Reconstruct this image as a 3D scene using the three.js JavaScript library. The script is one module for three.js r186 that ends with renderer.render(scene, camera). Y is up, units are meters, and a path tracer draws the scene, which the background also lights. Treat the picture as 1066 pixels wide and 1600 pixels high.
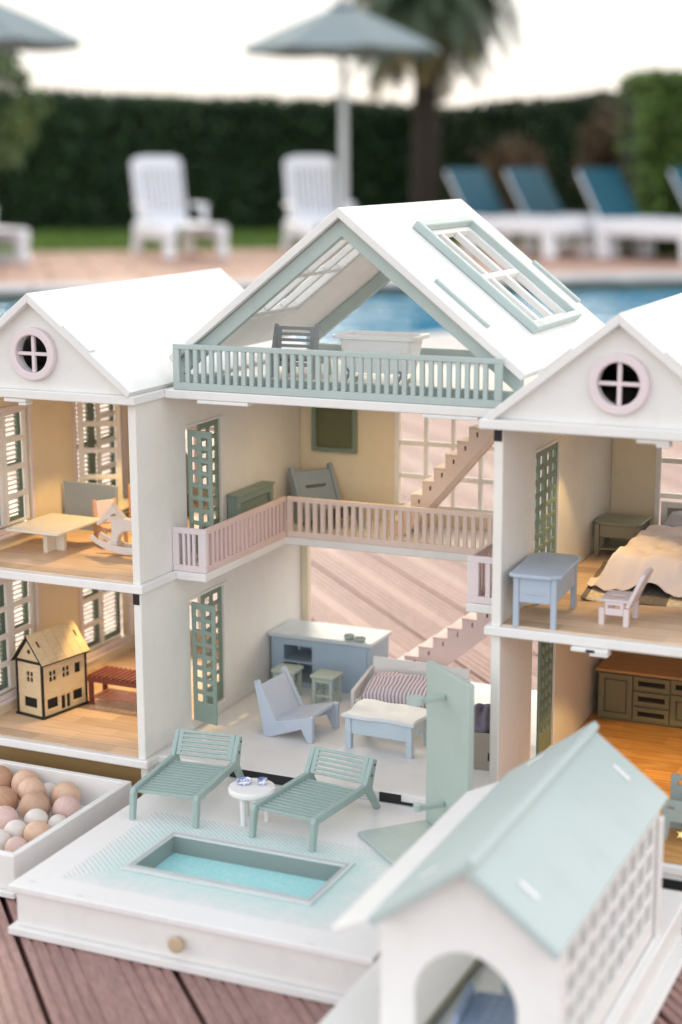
import * as THREE from 'three';
import { mergeGeometries } from 'three/addons/utils/BufferGeometryUtils.js';

// ------------------------------------------------------------------ camera, sky, sun, exposure
const scene = new THREE.Scene();
const camera = new THREE.PerspectiveCamera(34.03, 682 / 1024, 0.05, 400);
const CAM = new THREE.Vector3(1.0075, 0.7149, 1.6559);
camera.position.copy(CAM);
{
  const fw = new THREE.Vector3(-0.40171549, -0.20775292, -0.89188754);
  camera.up.set(-0.08118072, 0.97817126, -0.19128688);
  camera.lookAt(CAM.clone().add(fw));
}
camera.focus = 2.0; camera.userData.fStop = 2.7;
const renderer = new THREE.WebGLRenderer({ antialias: true });
renderer.setSize(682, 1024);
renderer.toneMapping = THREE.LinearToneMapping;
renderer.toneMappingExposure = 1.76;
renderer.shadowMap.enabled = true;
const YAW = THREE.MathUtils.degToRad(24.2473);
const BF = new THREE.Vector3(-0.41066, 0, -0.91178), BR = new THREE.Vector3(0.91178, 0, -0.41066);
{ // evening sky: pale blue overhead, bright warm glow low behind the hedge
  const W = 1024, H = 512, d = new Float32Array(W * H * 4);
  const ss = (a, b, x) => { x = Math.min(1, Math.max(0, (x - a) / (b - a))); return x * x * (3 - 2 * x); };
  for (let j = 0; j < H; j++) for (let i = 0; i < W; i++) {
    const th = ((i + 0.5) / W - 0.5) * 2 * Math.PI, el = ((j + 0.5) / H - 0.5) * Math.PI;
    const ca = Math.cos(th) * BF.x + Math.sin(th) * BF.z, k = (j * W + i) * 4;
    const up = Math.max(0, el), e = el * 180 / Math.PI;
    const t = ss(0, 1.0, up);
    const fr = 1 + 0.5 * Math.pow(0.5 - 0.5 * ca, 1.5) * (1 - t); let r = 0.85 * fr + (0.5 - 0.85) * t, g = 0.845 * fr + (0.555 - 0.845) * t, b = 0.85 * fr + (0.655 - 0.85) * t;
    const az = Math.pow(0.5 + 0.5 * ca, 2.2), gl = Math.exp(-Math.pow(up / 0.42, 1.3)) * az;
    const rise = ss(4.5, 13, e), near = az * (1 - rise), lw = ss(1.2, 4.6, e);
    r += (0.55 + 0.02 * lw - r) * near; g += (0.47 + 0.085 * lw - g) * near; b += (0.385 + 0.13 * lw - b) * near;
    r += 3.6 * gl * rise; g += 3.15 * gl * rise; b += 2.25 * gl * rise;
    const low = ss(2, -4, e); 
    r = r * (1 - low) + 0.36 * low; g = g * (1 - low) + 0.31 * low; b = b * (1 - low) + 0.28 * low;
    d[k] = r; d[k + 1] = g; d[k + 2] = b; d[k + 3] = 1;
  }
  const t = new THREE.DataTexture(d, W, H, THREE.RGBAFormat, THREE.FloatType);
  t.mapping = THREE.EquirectangularReflectionMapping; t.magFilter = THREE.LinearFilter; t.minFilter = THREE.LinearFilter; t.wrapS = THREE.RepeatWrapping; t.needsUpdate = true;
  scene.background = t; scene.environment = t; scene.environmentIntensity = 1;
}
const sun = new THREE.DirectionalLight(new THREE.Color(1, 0.82, 0.62), 0.75);
sun.position.copy(new THREE.Vector3(0, 0, 0).addScaledVector(BF, 10).addScaledVector(BR, -2.2)).setY(3.6);
sun.castShadow = true; sun.shadow.radius = 26; sun.shadow.mapSize.set(2048, 2048);
Object.assign(sun.shadow.camera, { left: -4, right: 4, top: 4, bottom: -4, near: 0.5, far: 30 });
scene.add(sun, sun.target);

// ------------------------------------------------------------------ helpers
function rng(seed) { let a = seed >>> 0; return () => { a = (a + 0x6D2B79F5) >>> 0; let t = a; t = Math.imul(t ^ (t >>> 15), t | 1); t ^= t + Math.imul(t ^ (t >>> 7), t | 61); return ((t ^ (t >>> 14)) >>> 0) / 4294967296; }; }
const R = rng(20240611);
const V = (x, y, z) => new THREE.Vector3(x, y, z);
const used = {};
function numbered(n) { const k = used[n] = (used[n] ?? -1) + 1; return k ? `${n}_${String(k).padStart(3, '0')}` : n; }
function chamferBox(w, h, d, c = 0.0007) {
  c = Math.min(c, w * 0.45, h * 0.45, d * 0.45);
  const X = w / 2, Y = h / 2, Z = d / 2, x = X - c, y = Y - c, z = Z - c, p = [];
  const quad = (a, b, e, f, n) => {
    const u = [b[0] - a[0], b[1] - a[1], b[2] - a[2]], v = [e[0] - a[0], e[1] - a[1], e[2] - a[2]];
    const m = (u[1] * v[2] - u[2] * v[1]) * n[0] + (u[2] * v[0] - u[0] * v[2]) * n[1] + (u[0] * v[1] - u[1] * v[0]) * n[2];
    if (m > 0) p.push(...a, ...b, ...e, ...(f ? [...a, ...e, ...f] : [])); else p.push(...a, ...e, ...b, ...(f ? [...a, ...f, ...e] : []));
  };
  for (const s of [-1, 1]) {
    quad([s * X, -y, -z], [s * X, y, -z], [s * X, y, z], [s * X, -y, z], [s, 0, 0]);
    quad([-x, s * Y, -z], [x, s * Y, -z], [x, s * Y, z], [-x, s * Y, z], [0, s, 0]);
    quad([-x, -y, s * Z], [x, -y, s * Z], [x, y, s * Z], [-x, y, s * Z], [0, 0, s]);
    for (const t of [-1, 1]) {
      quad([s * X, t * y, -z], [s * x, t * Y, -z], [s * x, t * Y, z], [s * X, t * y, z], [s, t, 0]);
      quad([s * X, -y, t * z], [s * x, -y, t * Z], [s * x, y, t * Z], [s * X, y, t * z], [s, 0, t]);
      quad([-x, s * Y, t * z], [-x, s * y, t * Z], [x, s * y, t * Z], [x, s * Y, t * z], [0, s, t]);
      for (const q of [-1, 1]) quad([s * X, t * y, q * z], [s * x, t * Y, q * z], [s * x, t * y, q * Z], null, [s, t, q]);
    }
  }
  const g = new THREE.BufferGeometry();
  g.setAttribute('position', new THREE.Float32BufferAttribute(p, 3)); g.computeVertexNormals();
  return g;
}
const box = (w, h, d, x, y, z, c) => chamferBox(w, h, d, c).translate(x, y, z);
const B = (x0, x1, y0, y1, z0, z1, c) => box(x1 - x0, y1 - y0, z1 - z0, (x0 + x1) / 2, (y0 + y1) / 2, (z0 + z1) / 2, c);
// bar from p to q; w across, h in the direction nearest "up"
function bar(p, q, w, h, c, up = V(0, 1, 0)) {
  const a = p.isVector3 ? p : V(...p), b = q.isVector3 ? q : V(...q), z = b.clone().sub(a), L = z.length(); z.normalize();
  if (Math.abs(z.dot(up)) > 0.995) up = V(0, 0, 1);
  const x = up.clone().cross(z).normalize(), y = z.clone().cross(x);
  return chamferBox(w, h, L, c).applyMatrix4(new THREE.Matrix4().makeBasis(x, y, z).setPosition(a.add(b).multiplyScalar(0.5)));
}
function shapeOf(pts) { const s = new THREE.Shape(); pts.forEach(([a, b], i) => i ? s.lineTo(a, b) : s.moveTo(a, b)); return s; }
// flat plate cut from an outline with holes. axis X: outline in (z, y); Y: (x, z); Z: (x, y). Lies between lo and hi on the axis.
function plate(axis, lo, hi, outline, holes = [], c = 0.0006, cs = 8) {
  const s = outline instanceof THREE.Shape ? outline : shapeOf(outline);
  for (const h of holes) s.holes.push(h instanceof THREE.Path ? h : shapeOf(h));
  const t = hi - lo; c = Math.min(c, t * 0.4);
  const g = new THREE.ExtrudeGeometry(s, c ? { depth: t - 2 * c, bevelEnabled: true, bevelThickness: c, bevelSize: c, bevelOffset: -c, bevelSegments: 1, curveSegments: cs } : { depth: t, bevelEnabled: false, curveSegments: cs });
  const m = new THREE.Matrix4();
  if (axis === 'X') m.makeBasis(V(0, 0, 1), V(0, 1, 0), V(-1, 0, 0)).setPosition(hi - c, 0, 0);
  else if (axis === 'Y') m.makeBasis(V(1, 0, 0), V(0, 0, 1), V(0, -1, 0)).setPosition(0, hi - c, 0);
  else m.setPosition(0, 0, lo + c);
  return g.applyMatrix4(m);
}
const rect = (a0, a1, b0, b1) => [[a0, b0], [a1, b0], [a1, b1], [a0, b1]];
const mv = (g, x, y, z, rx = 0, ry = 0, rz = 0) => g.applyMatrix4(new THREE.Matrix4().makeRotationFromEuler(new THREE.Euler(rx, ry, rz, 'YXZ')).setPosition(x, y, z));
function boxUV(g) {
  const p = g.attributes.position, n = g.attributes.normal, uv = new Float32Array(p.count * 2);
  for (let i = 0; i < p.count; i += 3) {
    let ax = 0, ay = 0, az = 0;
    for (let k = 0; k < 3; k++) { ax += Math.abs(n.getX(i + k)); ay += Math.abs(n.getY(i + k)); az += Math.abs(n.getZ(i + k)); }
    for (let k = 0; k < 3; k++) {
      const j = i + k, X = p.getX(j), Y = p.getY(j), Z = p.getZ(j);
      if (ay >= ax && ay >= az) { uv[2 * j] = X; uv[2 * j + 1] = Z; } else if (ax >= az) { uv[2 * j] = Z; uv[2 * j + 1] = Y; } else { uv[2 * j] = X; uv[2 * j + 1] = Y; }
    }
  }
  g.setAttribute('uv', new THREE.BufferAttribute(uv, 2));
}
function merge(gs, keepUV) {
  gs = (Array.isArray(gs) ? gs : [gs]).map(g => { g = g.index ? g.toNonIndexed() : g; if (!keepUV) g.deleteAttribute('uv'); for (const k of Object.keys(g.attributes)) if (!['position', 'normal', 'uv'].includes(k)) g.deleteAttribute(k); return g; });
  const m = gs.length > 1 ? mergeGeometries(gs) : gs[0];
  if (!keepUV) boxUV(m);
  return m;
}
function obj(name, gs, mat, parent, label, keepUV) {
  const m = new THREE.Mesh(gs.isShared ? gs.isShared : merge(gs, keepUV), mat);
  m.name = name; m.castShadow = m.receiveShadow = true; parent.add(m);
  if (label) m.userData.label = label;
  return m;
}
function thing(name, label, category, x = 0, y = 0, z = 0, ry = 0, group) {
  const o = new THREE.Group(); o.name = numbered(name); o.position.set(x, y, z); o.rotation.y = ry;
  o.userData = { label, category }; if (group) o.userData.group = group;
  scene.add(o); return o;
}
function sub(name, parent) { const o = new THREE.Group(); o.name = name; parent.add(o); return o; }
function copyOf(src, name, label, x, y, z, ry) {
  const o = src.clone(); o.name = numbered(name); o.userData = { ...src.userData, label }; o.position.set(x, y, z); o.rotation.y = ry; scene.add(o); return o;
}
const structure = o => { o.userData.kind = 'structure'; return o; };
const bgp = (l, d, y = -0.067) => V(CAM.x, y, CAM.z).addScaledVector(BF, d).addScaledVector(BR, l);

// ------------------------------------------------------------------ textures
function valueNoise(seed, n) { const r = rng(seed), a = Float32Array.from({ length: n * n }, r); return (x, y) => { x = ((x % n) + n) % n; y = ((y % n) + n) % n; const i = Math.floor(x), j = Math.floor(y), f = x - i, g = y - j, u = f * f * (3 - 2 * f), v = g * g * (3 - 2 * g), i1 = (i + 1) % n, j1 = (j + 1) % n; return (a[j * n + i] * (1 - u) + a[j * n + i1] * u) * (1 - v) + (a[j1 * n + i] * (1 - u) + a[j1 * n + i1] * u) * v; }; }
function tex(W, H, fn, tileX, tileY = tileX, srgb = false) {
  const d = new Uint8Array(W * H * 4);
  for (let j = 0; j < H; j++) for (let i = 0; i < W; i++) { const c = fn(i / W, j / H), k = (j * W + i) * 4; if (c.length) { d[k] = Math.min(255, c[0] * 255); d[k + 1] = Math.min(255, c[1] * 255); d[k + 2] = Math.min(255, c[2] * 255); } else d[k] = d[k + 1] = d[k + 2] = c * 255; d[k + 3] = 255; }
  const t = new THREE.DataTexture(d, W, H, THREE.RGBAFormat); t.wrapS = t.wrapT = THREE.RepeatWrapping; t.magFilter = THREE.LinearFilter; t.minFilter = THREE.LinearMipmapLinearFilter; t.generateMipmaps = true;
  t.repeat.set(1 / tileX, 1 / tileY); if (srgb) t.colorSpace = THREE.SRGBColorSpace; t.needsUpdate = true; return t;
}
const n8 = valueNoise(1, 8), n16 = valueNoise(2, 16), n32 = valueNoise(3, 32), n64 = valueNoise(4, 64), n128 = valueNoise(5, 128), n256 = valueNoise(6, 256);
const cl = x => Math.min(1, Math.max(0, x));
const paintBump = tex(512, 512, (u, v) => cl(0.5 + 0.32 * (n256(u * 256, v * 96) - 0.5) + 0.3 * (n64(u * 64, v * 64) - 0.5) + 0.25 * (n16(u * 16, v * 16) - 0.5)), 0.11);
const paintRough = tex(512, 512, (u, v) => cl(0.48 + 0.16 * (n32(u * 32, v * 32) - 0.5) + 0.08 * (n8(u * 8, v * 8) - 0.5) + 0.1 * (n128(u * 128, v * 128) - 0.5)), 0.23);
// faint hand-rubbed tone on painted wood: dull smudges and sanded grain
const paintTone = tex(512, 512, (u, v) => { const s = 0.99 - 0.08 * Math.max(0, n8(u * 8, v * 8) - 0.5) - 0.09 * Math.max(0, n32(u * 32, v * 32) - 0.6) - 0.06 * Math.max(0, n256(u * 48, v * 256) - 0.68) - 0.12 * Math.max(0, n128(u * 128, v * 128) - 0.93); return [s, s * 0.997, s * 0.99]; }, 0.31, 0.31);
function paint(r, g, b, o = {}) { return new THREE.MeshStandardMaterial({ color: new THREE.Color().setRGB(r, g, b), map: paintTone, bumpMap: paintBump, bumpScale: 0.00014, roughnessMap: paintRough, roughness: 1, ...o }); }
const grain = (u, v, k) => { const w = n8(u * 3 + k, v * 8) * 0.6 + n16(u * 4, v * 16) * 0.4; return 0.5 + 0.5 * Math.sin((v * 26 + w * 9 + n8(u * 8, v * 8) * 3) * 2.2) * 0.5 + 0.35 * (n256(u * 20, v * 256) - 0.5); };
const woodTex = (a, b, tx, ty, k = 0, boards = 0) => tex(1024, 512, (u, v) => { let g = cl(grain(u, v, k)); let s = 1; if (boards) { const f = (v * boards) % 1, id = Math.floor(v * boards); s = (f < 0.025 ? 0.7 : 1) * (0.9 + 0.2 * n16(id * 3.7, 0.5 + Math.floor(u * 3 + id * 0.37) * 2.3)); g = cl(grain(u + id * 0.31, v, k + id)); } return [cl((a[0] + (b[0] - a[0]) * g) * s), cl((a[1] + (b[1] - a[1]) * g) * s), cl((a[2] + (b[2] - a[2]) * g) * s)]; }, tx, ty, true);
const std = (o) => new THREE.MeshStandardMaterial(o);
const rgb = (r, g, b) => new THREE.Color().setRGB(r, g, b);
const M = {
  wallWing: paint(0.79, 0.69, 0.51), wallHall: paint(0.82, 0.8, 0.755),
  white: paint(0.82, 0.81, 0.79), cream: paint(0.8, 0.75, 0.66), pink: paint(0.74, 0.57, 0.55), pinkLight: paint(0.78, 0.68, 0.7), pinkWarm: paint(0.8, 0.64, 0.56),
  sage: paint(0.45, 0.535, 0.515), mint: paint(0.345, 0.45, 0.42), garageMint: paint(0.46, 0.545, 0.535, { roughnessMap: null, roughness: 0.5 }), olive: paint(0.2, 0.27, 0.21), oliveDark: paint(0.13, 0.14, 0.07), oliveLit: paint(0.29, 0.38, 0.33),
  blueGrey: paint(0.42, 0.5, 0.6), blueCounter: paint(0.38, 0.49, 0.6), lilac: paint(0.5, 0.56, 0.66), coffee: paint(0.5, 0.6, 0.68), stool: paint(0.45, 0.53, 0.47), grey: paint(0.3, 0.32, 0.33), kitchen: paint(0.2, 0.2, 0.13), slate: paint(0.3, 0.37, 0.44), navy: paint(0.28, 0.37, 0.52), red: paint(0.19, 0.045, 0.03), peach: paint(0.7, 0.42, 0.27),
  shower: paint(0.43, 0.515, 0.475), porcelain: std({ color: rgb(0.85, 0.84, 0.83), roughness: 0.3 }),
  black: std({ color: rgb(0.012, 0.012, 0.013), roughness: 0.6 }), raw: paint(0.3, 0.19, 0.075), dark: std({ color: rgb(0.02, 0.018, 0.015), roughness: 0.9 }), gold: std({ color: rgb(0.8, 0.6, 0.25), metalness: 1, roughness: 0.35 }),
};
M.floorWood = std({ map: woodTex([0.9, 0.79, 0.67], [0.83, 0.7, 0.57], 0.34, 0.13, 0, 5), bumpMap: paintBump, bumpScale: 0.0001, roughness: 0.45 });
M.kitchenWood = std({ map: woodTex([0.84, 0.66, 0.42], [0.72, 0.5, 0.27], 0.3, 0.12, 3, 4), roughness: 0.4 });
M.oak = std({ map: woodTex([0.8, 0.64, 0.45], [0.68, 0.5, 0.32], 0.15, 0.05, 5), roughness: 0.5 });
M.ply = std({ map: woodTex([0.9, 0.82, 0.68], [0.85, 0.75, 0.59], 0.1, 0.06, 7), roughness: 0.6 });
M.knob = std({ map: woodTex([0.82, 0.74, 0.64], [0.72, 0.62, 0.5], 0.06, 0.02, 2), roughness: 0.5 });
const weave = tex(256, 256, (u, v) => { const a = Math.sin(u * 64 * Math.PI * 2), b = Math.sin(v * 64 * Math.PI * 2); return cl(0.5 + 0.25 * a * b + 0.4 * (n64(u * 64, v * 64) - 0.5)); }, 0.03);
const stripeTex = tex(256, 256, (u, v) => { const s = (u * 8) % 1, k = s < 0.52 ? 1 : 0, q = 0.94 + 0.12 * n128(u * 128, v * 128); return k ? [0.9 * q, 0.87 * q, 0.88 * q] : [0.66 * q, 0.58 * q, 0.65 * q]; }, 0.042, 0.042, true);
const rugTex = tex(512, 128, (u, v) => { const s = (u * 4 + 0.02) % 1, q = 0.9 + 0.2 * n128(u * 128, v * 128); return s < 0.5 ? [0.93 * q, 0.87 * q, 0.76 * q] : [0.53 * q, 0.49 * q, 0.45 * q]; }, 0.36, 0.36, true);
M.stripes = std({ map: stripeTex, bumpMap: weave, bumpScale: 0.00005, roughness: 0.95 });
M.rug = std({ map: rugTex, bumpMap: weave, bumpScale: 0.00006, roughness: 1 });
M.blanket = std({ color: rgb(0.84, 0.74, 0.72), bumpMap: weave, bumpScale: 0.00006, roughness: 1 });
M.pillow = std({ color: rgb(0.52, 0.52, 0.56), bumpMap: weave, bumpScale: 0.00006, roughness: 1 });
M.bag = std({ color: rgb(0.17, 0.15, 0.19), bumpMap: weave, bumpScale: 0.00006, roughness: 1 });

// ------------------------------------------------------------------ setting: ground, deck, pool, paving, grass
const G = -0.067, TILT = 11 * Math.PI / 180;
const poolDir = BR.clone().multiplyScalar(Math.cos(TILT)).addScaledVector(BF, Math.sin(TILT)), poolN = BF.clone().multiplyScalar(Math.cos(TILT)).addScaledVector(BR, -Math.sin(TILT));
const P0 = bgp(0.0, 6.15); // a point on the near pool edge
const POOL_W = 4.4, COP = 0.42;
const pl = (a, b, y) => V(P0.x, y, P0.z).addScaledVector(poolDir, a).addScaledVector(poolN, b);
const PY = Math.atan2(-poolDir.z, poolDir.x); // rotation.y of pool-aligned things (local -z goes away from the camera)
function poolBox(a0, a1, b0, b1, y0, y1, c) { return B(a0, a1, y0, y1, -b1, -b0, c).applyMatrix4(new THREE.Matrix4().makeRotationY(PY).setPosition(P0.x, 0, P0.z)); }
const soilTex = tex(256, 256, (u, v) => { const q = 0.75 + 0.5 * n64(u * 64, v * 64) * n8(u * 8, v * 8); return [0.42 * q, 0.4 * q, 0.24 * q]; }, 1.7, 1.7, true);
{
  const s = new THREE.Shape(); s.moveTo(-150, -150); s.lineTo(150, -150); s.lineTo(150, 150); s.lineTo(-150, 150); s.closePath();
  const hole = [[-9, 0], [9, 0], [9, POOL_W], [-9, POOL_W]].map(([a, b]) => { const p = pl(a, b, 0); return [p.x, p.z]; });
  const g = plate('Y', -0.4, -0.093, s, [hole], 0);
  structure(obj('ground', g, std({ map: soilTex, roughness: 1 }), scene));
}
{ // composite deck boards laid at 44 degrees to the toy house
  const D = V(0.6947, 0, 0.7193), N = V(0.7193, 0, -0.6947), deck = structure(sub('deck', scene));
  const plankTex = [0, 1, 2].map(k => tex(512, 256, (u, v) => { const q = 0.9 + 0.1 * n256(u * 40 + k * 9, v * 256) + 0.1 * (n8(u * 8, v * 8 + k * 5) - 0.5) + 0.16 * (n128(u * 128, v * 128) - 0.5), sp = n256(u * 256, v * 256) > 0.93 ? 0.9 : 1; return [cl(0.635 * q * sp), cl(0.49 * q * sp), cl(0.46 * q * sp)]; }, 1.3, 0.31, true));
  const mats = plankTex.map((t, k) => std({ map: t, bumpMap: paintBump, bumpScale: 0.0004, roughness: 0.43 + 0.04 * k }));
  const pitch = 0.1345, w = pitch - 0.006;
  const prof = []; // upper face with fine grooves
  prof.push([-w / 2, -0.02], [w / 2, -0.02], [w / 2, -0.0015], [w / 2 - 0.0015, 0]);
  for (let i = 9; i >= 0; i--) { if (i === 4 || i === 5) continue; const x = (i - 4.5) * w / 10.6; prof.push([x + 0.0022, 0], [x + 0.001, -0.0018], [x - 0.001, -0.0018], [x - 0.0022, 0]); }
  prof.push([-w / 2 + 0.0015, 0], [-w / 2, -0.0015]);
  for (let k = -6; k < 33; k++) {
    const a = -0.2026 + pitch * (k + 0.5), s0 = (poolN.dot(V(P0.x, 0, P0.z)) - a * poolN.dot(N)) / poolN.dot(D), s1 = 2.6;
    const g = new THREE.ExtrudeGeometry(shapeOf(prof), { depth: s1 - s0 - 0.1, bevelEnabled: false });
    // local x -> across, y -> up, z -> along D
    const m = new THREE.Matrix4().makeBasis(N, V(0, 1, 0), D).setPosition(N.x * a + D.x * (s0 + 0.1), G + (R() - 0.5) * 0.0008, N.z * a + D.z * (s0 + 0.1));
    const mg = merge(g); // uv in board space: x along
    const p = mg.attributes.position, uv = mg.attributes.uv; for (let i = 0; i < p.count; i++) uv.setXY(i, p.getZ(i) + k * 0.37, p.getX(i) + p.getY(i) + k * 0.11);
    mg.applyMatrix4(m);
    const o = new THREE.Mesh(mg, mats[Math.floor(R() * 3)]); o.name = 'plank'; o.castShadow = o.receiveShadow = true; deck.add(o);
  }
}
{ // swimming pool: basin, tiles, water, coping
  const pool = thing('swimming_pool', 'large blue swimming pool with pale stone coping behind the toy house', 'swimming pool');
  pool.userData.kind = 'structure'; delete pool.userData.category;
  const tileT = tex(512, 512, (u, v) => { const f = (u * 16) % 1, g = (v * 16) % 1, e = f < 0.08 || g < 0.08, q = 0.8 + 0.4 * n16(Math.floor(u * 16) + 0.5, Math.floor(v * 16) + 0.5); return e ? [0.75, 0.82, 0.85] : [0.2 * q, 0.56 * q, 0.78 * q]; }, 0.48, 0.48, true);
  obj('basin', [poolBox(-9, 9, 0, POOL_W, -0.42, -0.4), poolBox(-9, 9, POOL_W, POOL_W + 0.1, -0.42, -0.09), poolBox(-9, 9, -0.1, 0, -0.42, -0.09)], std({ map: tileT, roughness: 0.35 }), pool);
  const stone = tex(512, 256, (u, v) => { const q = 0.86 + 0.2 * (n64(u * 64, v * 64) - 0.5) + 0.15 * (n8(u * 8, v * 8) - 0.5); return [0.85 * q, 0.83 * q, 0.82 * q]; }, 0.9, 0.9, true);
  const stoneM = std({ map: stone, bumpMap: paintBump, bumpScale: 0.001, roughness: 0.7 });
  for (let i = -6; i < 7; i++) { obj('coping_stone', poolBox(i * 0.7 - 0.345, i * 0.7 + 0.345, POOL_W - 0.03, POOL_W + COP, -0.089, -0.061, 0.004), stoneM, pool); obj('coping_stone', poolBox(i * 0.7 - 0.345, i * 0.7 + 0.345, -0.38, 0.03, -0.089, -0.061, 0.004), stoneM, pool); }
  const wb = tex(512, 512, (u, v) => cl(0.5 + 0.5 * (n8(u * 8 + 0.6 * n16(u * 16, v * 16), v * 8) - 0.5) + 0.35 * (n16(u * 16, v * 16 + n8(u * 8, v * 8)) - 0.5) + 0.18 * (n32(u * 32, v * 32) - 0.5)), 1.6, 1.0);
  const wg = poolBox(-8.99, 8.99, 0.002, POOL_W - 0.002, -0.399, -0.14);
  obj('pool_step', [mv(new THREE.CylinderGeometry(0.72, 0.74, 0.32, 48), 0, 0, 0).translate(...pl(1.02, 0.75, -0.235).toArray())], stoneM, pool);
  obj('water', wg, new THREE.MeshPhysicalMaterial({ color: rgb(0.025, 0.3, 0.52), roughness: 0.06, bumpMap: wb, bumpScale: 0.02, ior: 1.33, specularIntensity: 1 }), pool);
}
{ // pinkish paving beyond the pool
  const pav = structure(sub('paving', scene));
  const t = [0, 1].map(k => tex(256, 256, (u, v) => { const q = 0.88 + 0.25 * (n64(u * 64 + k * 7, v * 64) - 0.5) + 0.2 * (n8(u * 8 + k * 3, v * 8) - 0.5); return [0.82 * q, 0.66 * q, 0.58 * q]; }, 0.7, 0.7, true));
  const ms = t.map(m => std({ map: m, roughness: 0.8, bumpMap: paintBump, bumpScale: 0.001 }));
  for (let r = 0; r < 6; r++) for (let i = -8; i < 9; i++) obj('paving_slab', poolBox(i * 0.62 - 0.3 + (r % 2) * 0.31, i * 0.62 + 0.3 + (r % 2) * 0.31, POOL_W + COP + 0.012 + r * 0.62, POOL_W + COP + r * 0.62 + 0.61, -0.09, -0.069 + R() * 0.002, 0.003), ms[(r + i * 3 + 40) % 2], pav);
}
{ // grass strip before the hedge
  const gT = tex(256, 256, (u, v) => { const q = 0.7 + 0.6 * n64(u * 64, v * 64); return [0.4 * q, 0.5 * q, 0.2 * q]; }, 0.8, 0.8, true);
  const g0 = POOL_W + COP + 6 * 0.62 + 0.02;
  const lawn = structure(obj('lawn', poolBox(-14, 14, g0, g0 + 22, -0.0925, -0.075), std({ map: gT, roughness: 1 }), scene));
  const bl = new THREE.BufferGeometry(); bl.setAttribute('position', new THREE.Float32BufferAttribute([-0.006, 0, 0, 0.006, 0, 0, 0.004, 0.05, 0.012], 3)); bl.computeVertexNormals();
  const N = 16000, im = new THREE.InstancedMesh(bl, std({ color: rgb(0.13, 0.2, 0.045), roughness: 0.9, side: THREE.DoubleSide }), N), m4 = new THREE.Matrix4(), r = rng(77);
  for (let i = 0; i < N; i++) { const p = pl(-4.4 + r() * 8.4, g0 + 0.02 + r() * 4.2, -0.076); m4.makeRotationFromEuler(new THREE.Euler((r() - 0.5) * 0.8, r() * 6.28, (r() - 0.5) * 0.8)).scale(V(1.2, 0.7 + r() * 0.8, 1.2)).setPosition(p); im.setMatrixAt(i, m4); im.setColorAt(i, new THREE.Color().setRGB(0.7 + r() * 0.6, 0.8 + r() * 0.5, 0.7 + r() * 0.4)); }
  im.name = 'grass'; im.userData = { kind: 'stuff', label: 'short green grass strip at the foot of the tall hedge', category: 'grass' }; scene.add(im);
}

// ------------------------------------------------------------------ hedge, shrubs, trees
const leafG = (() => { const g = new THREE.BufferGeometry(); const p = [0, 0, 0, 0.5, 0.5, 0.08, 0, 1, 0, 0, 0, 0, 0, 1, 0, -0.5, 0.5, 0.08]; g.setAttribute('position', new THREE.Float32BufferAttribute(p, 3)); g.computeVertexNormals(); return g; })();
function leaves(name, parent, spots, col, size, seed, wide = 0.55) {
  const r = rng(seed), im = new THREE.InstancedMesh(leafG, new THREE.MeshPhysicalMaterial({ color: rgb(...col), roughness: 0.6, side: THREE.DoubleSide }), spots.length), m4 = new THREE.Matrix4();
  spots.forEach((p, i) => { const s = size * (0.6 + r() * 0.8); m4.makeRotationFromEuler(new THREE.Euler(r() * 6.28, r() * 6.28, r() * 6.28)).scale(V(s * wide, s, s)).setPosition(p); im.setMatrixAt(i, m4); const k = 0.55 + 0.9 * r(); im.setColorAt(i, new THREE.Color().setRGB(k * (0.9 + 0.3 * r()), k, k * (0.75 + 0.4 * r()))); });
  im.name = name; im.userData.kind = 'stuff'; im.castShadow = im.receiveShadow = true; parent.add(im); return im;
}
function hedge(label, x0, x1, d, depth, h0, h1, col, n, seed, rot = 0) {
  const p = bgp((x0 + x1) / 2, d), t = thing('hedge', label, 'hedge', p.x, G, p.z, YAW + rot), w = x1 - x0, r = rng(seed), nz = valueNoise(seed, 16);
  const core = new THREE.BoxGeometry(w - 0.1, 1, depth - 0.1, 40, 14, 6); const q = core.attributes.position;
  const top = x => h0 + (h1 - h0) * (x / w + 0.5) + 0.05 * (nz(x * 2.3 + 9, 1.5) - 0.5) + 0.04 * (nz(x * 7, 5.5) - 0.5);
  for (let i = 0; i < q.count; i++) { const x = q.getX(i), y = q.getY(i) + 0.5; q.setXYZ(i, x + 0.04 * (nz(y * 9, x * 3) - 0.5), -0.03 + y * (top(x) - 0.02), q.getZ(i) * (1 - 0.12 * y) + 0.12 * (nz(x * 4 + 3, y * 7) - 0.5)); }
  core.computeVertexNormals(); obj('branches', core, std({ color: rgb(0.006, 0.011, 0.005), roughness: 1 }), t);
  const spots = [];
  for (let i = 0; i < n; i++) { const x = (r() - 0.5) * w, f = r(); if (f > 0.93) spots.push(V((r() < 0.5 ? -1 : 1) * (w / 2 - 0.04 + (r() - 0.6) * 0.08), r() * top(x), (r() - 0.5) * depth)); else if (f < 0.24) spots.push(V(x, top(x) - r() * 0.05 + 0.02, (r() - 0.5) * depth * 0.86)); else { const y = r(); const bulge = 0.12 * (nz(x * 4 + 3, y * 7) - 0.5); spots.push(V(x, y * top(x), (depth / 2) * (1 - 0.12 * y) + bulge + (r() - 0.6) * 0.09)); } }
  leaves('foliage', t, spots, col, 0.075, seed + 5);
  return t;
}
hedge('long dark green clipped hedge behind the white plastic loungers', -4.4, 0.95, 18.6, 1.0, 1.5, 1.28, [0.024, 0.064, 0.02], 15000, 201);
hedge('dark rough hedge behind the blue loungers right of the palm', 0.95, 3.3, 17.2, 0.8, 1.19, 1.42, [0.028, 0.058, 0.022], 7500, 202);
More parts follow.
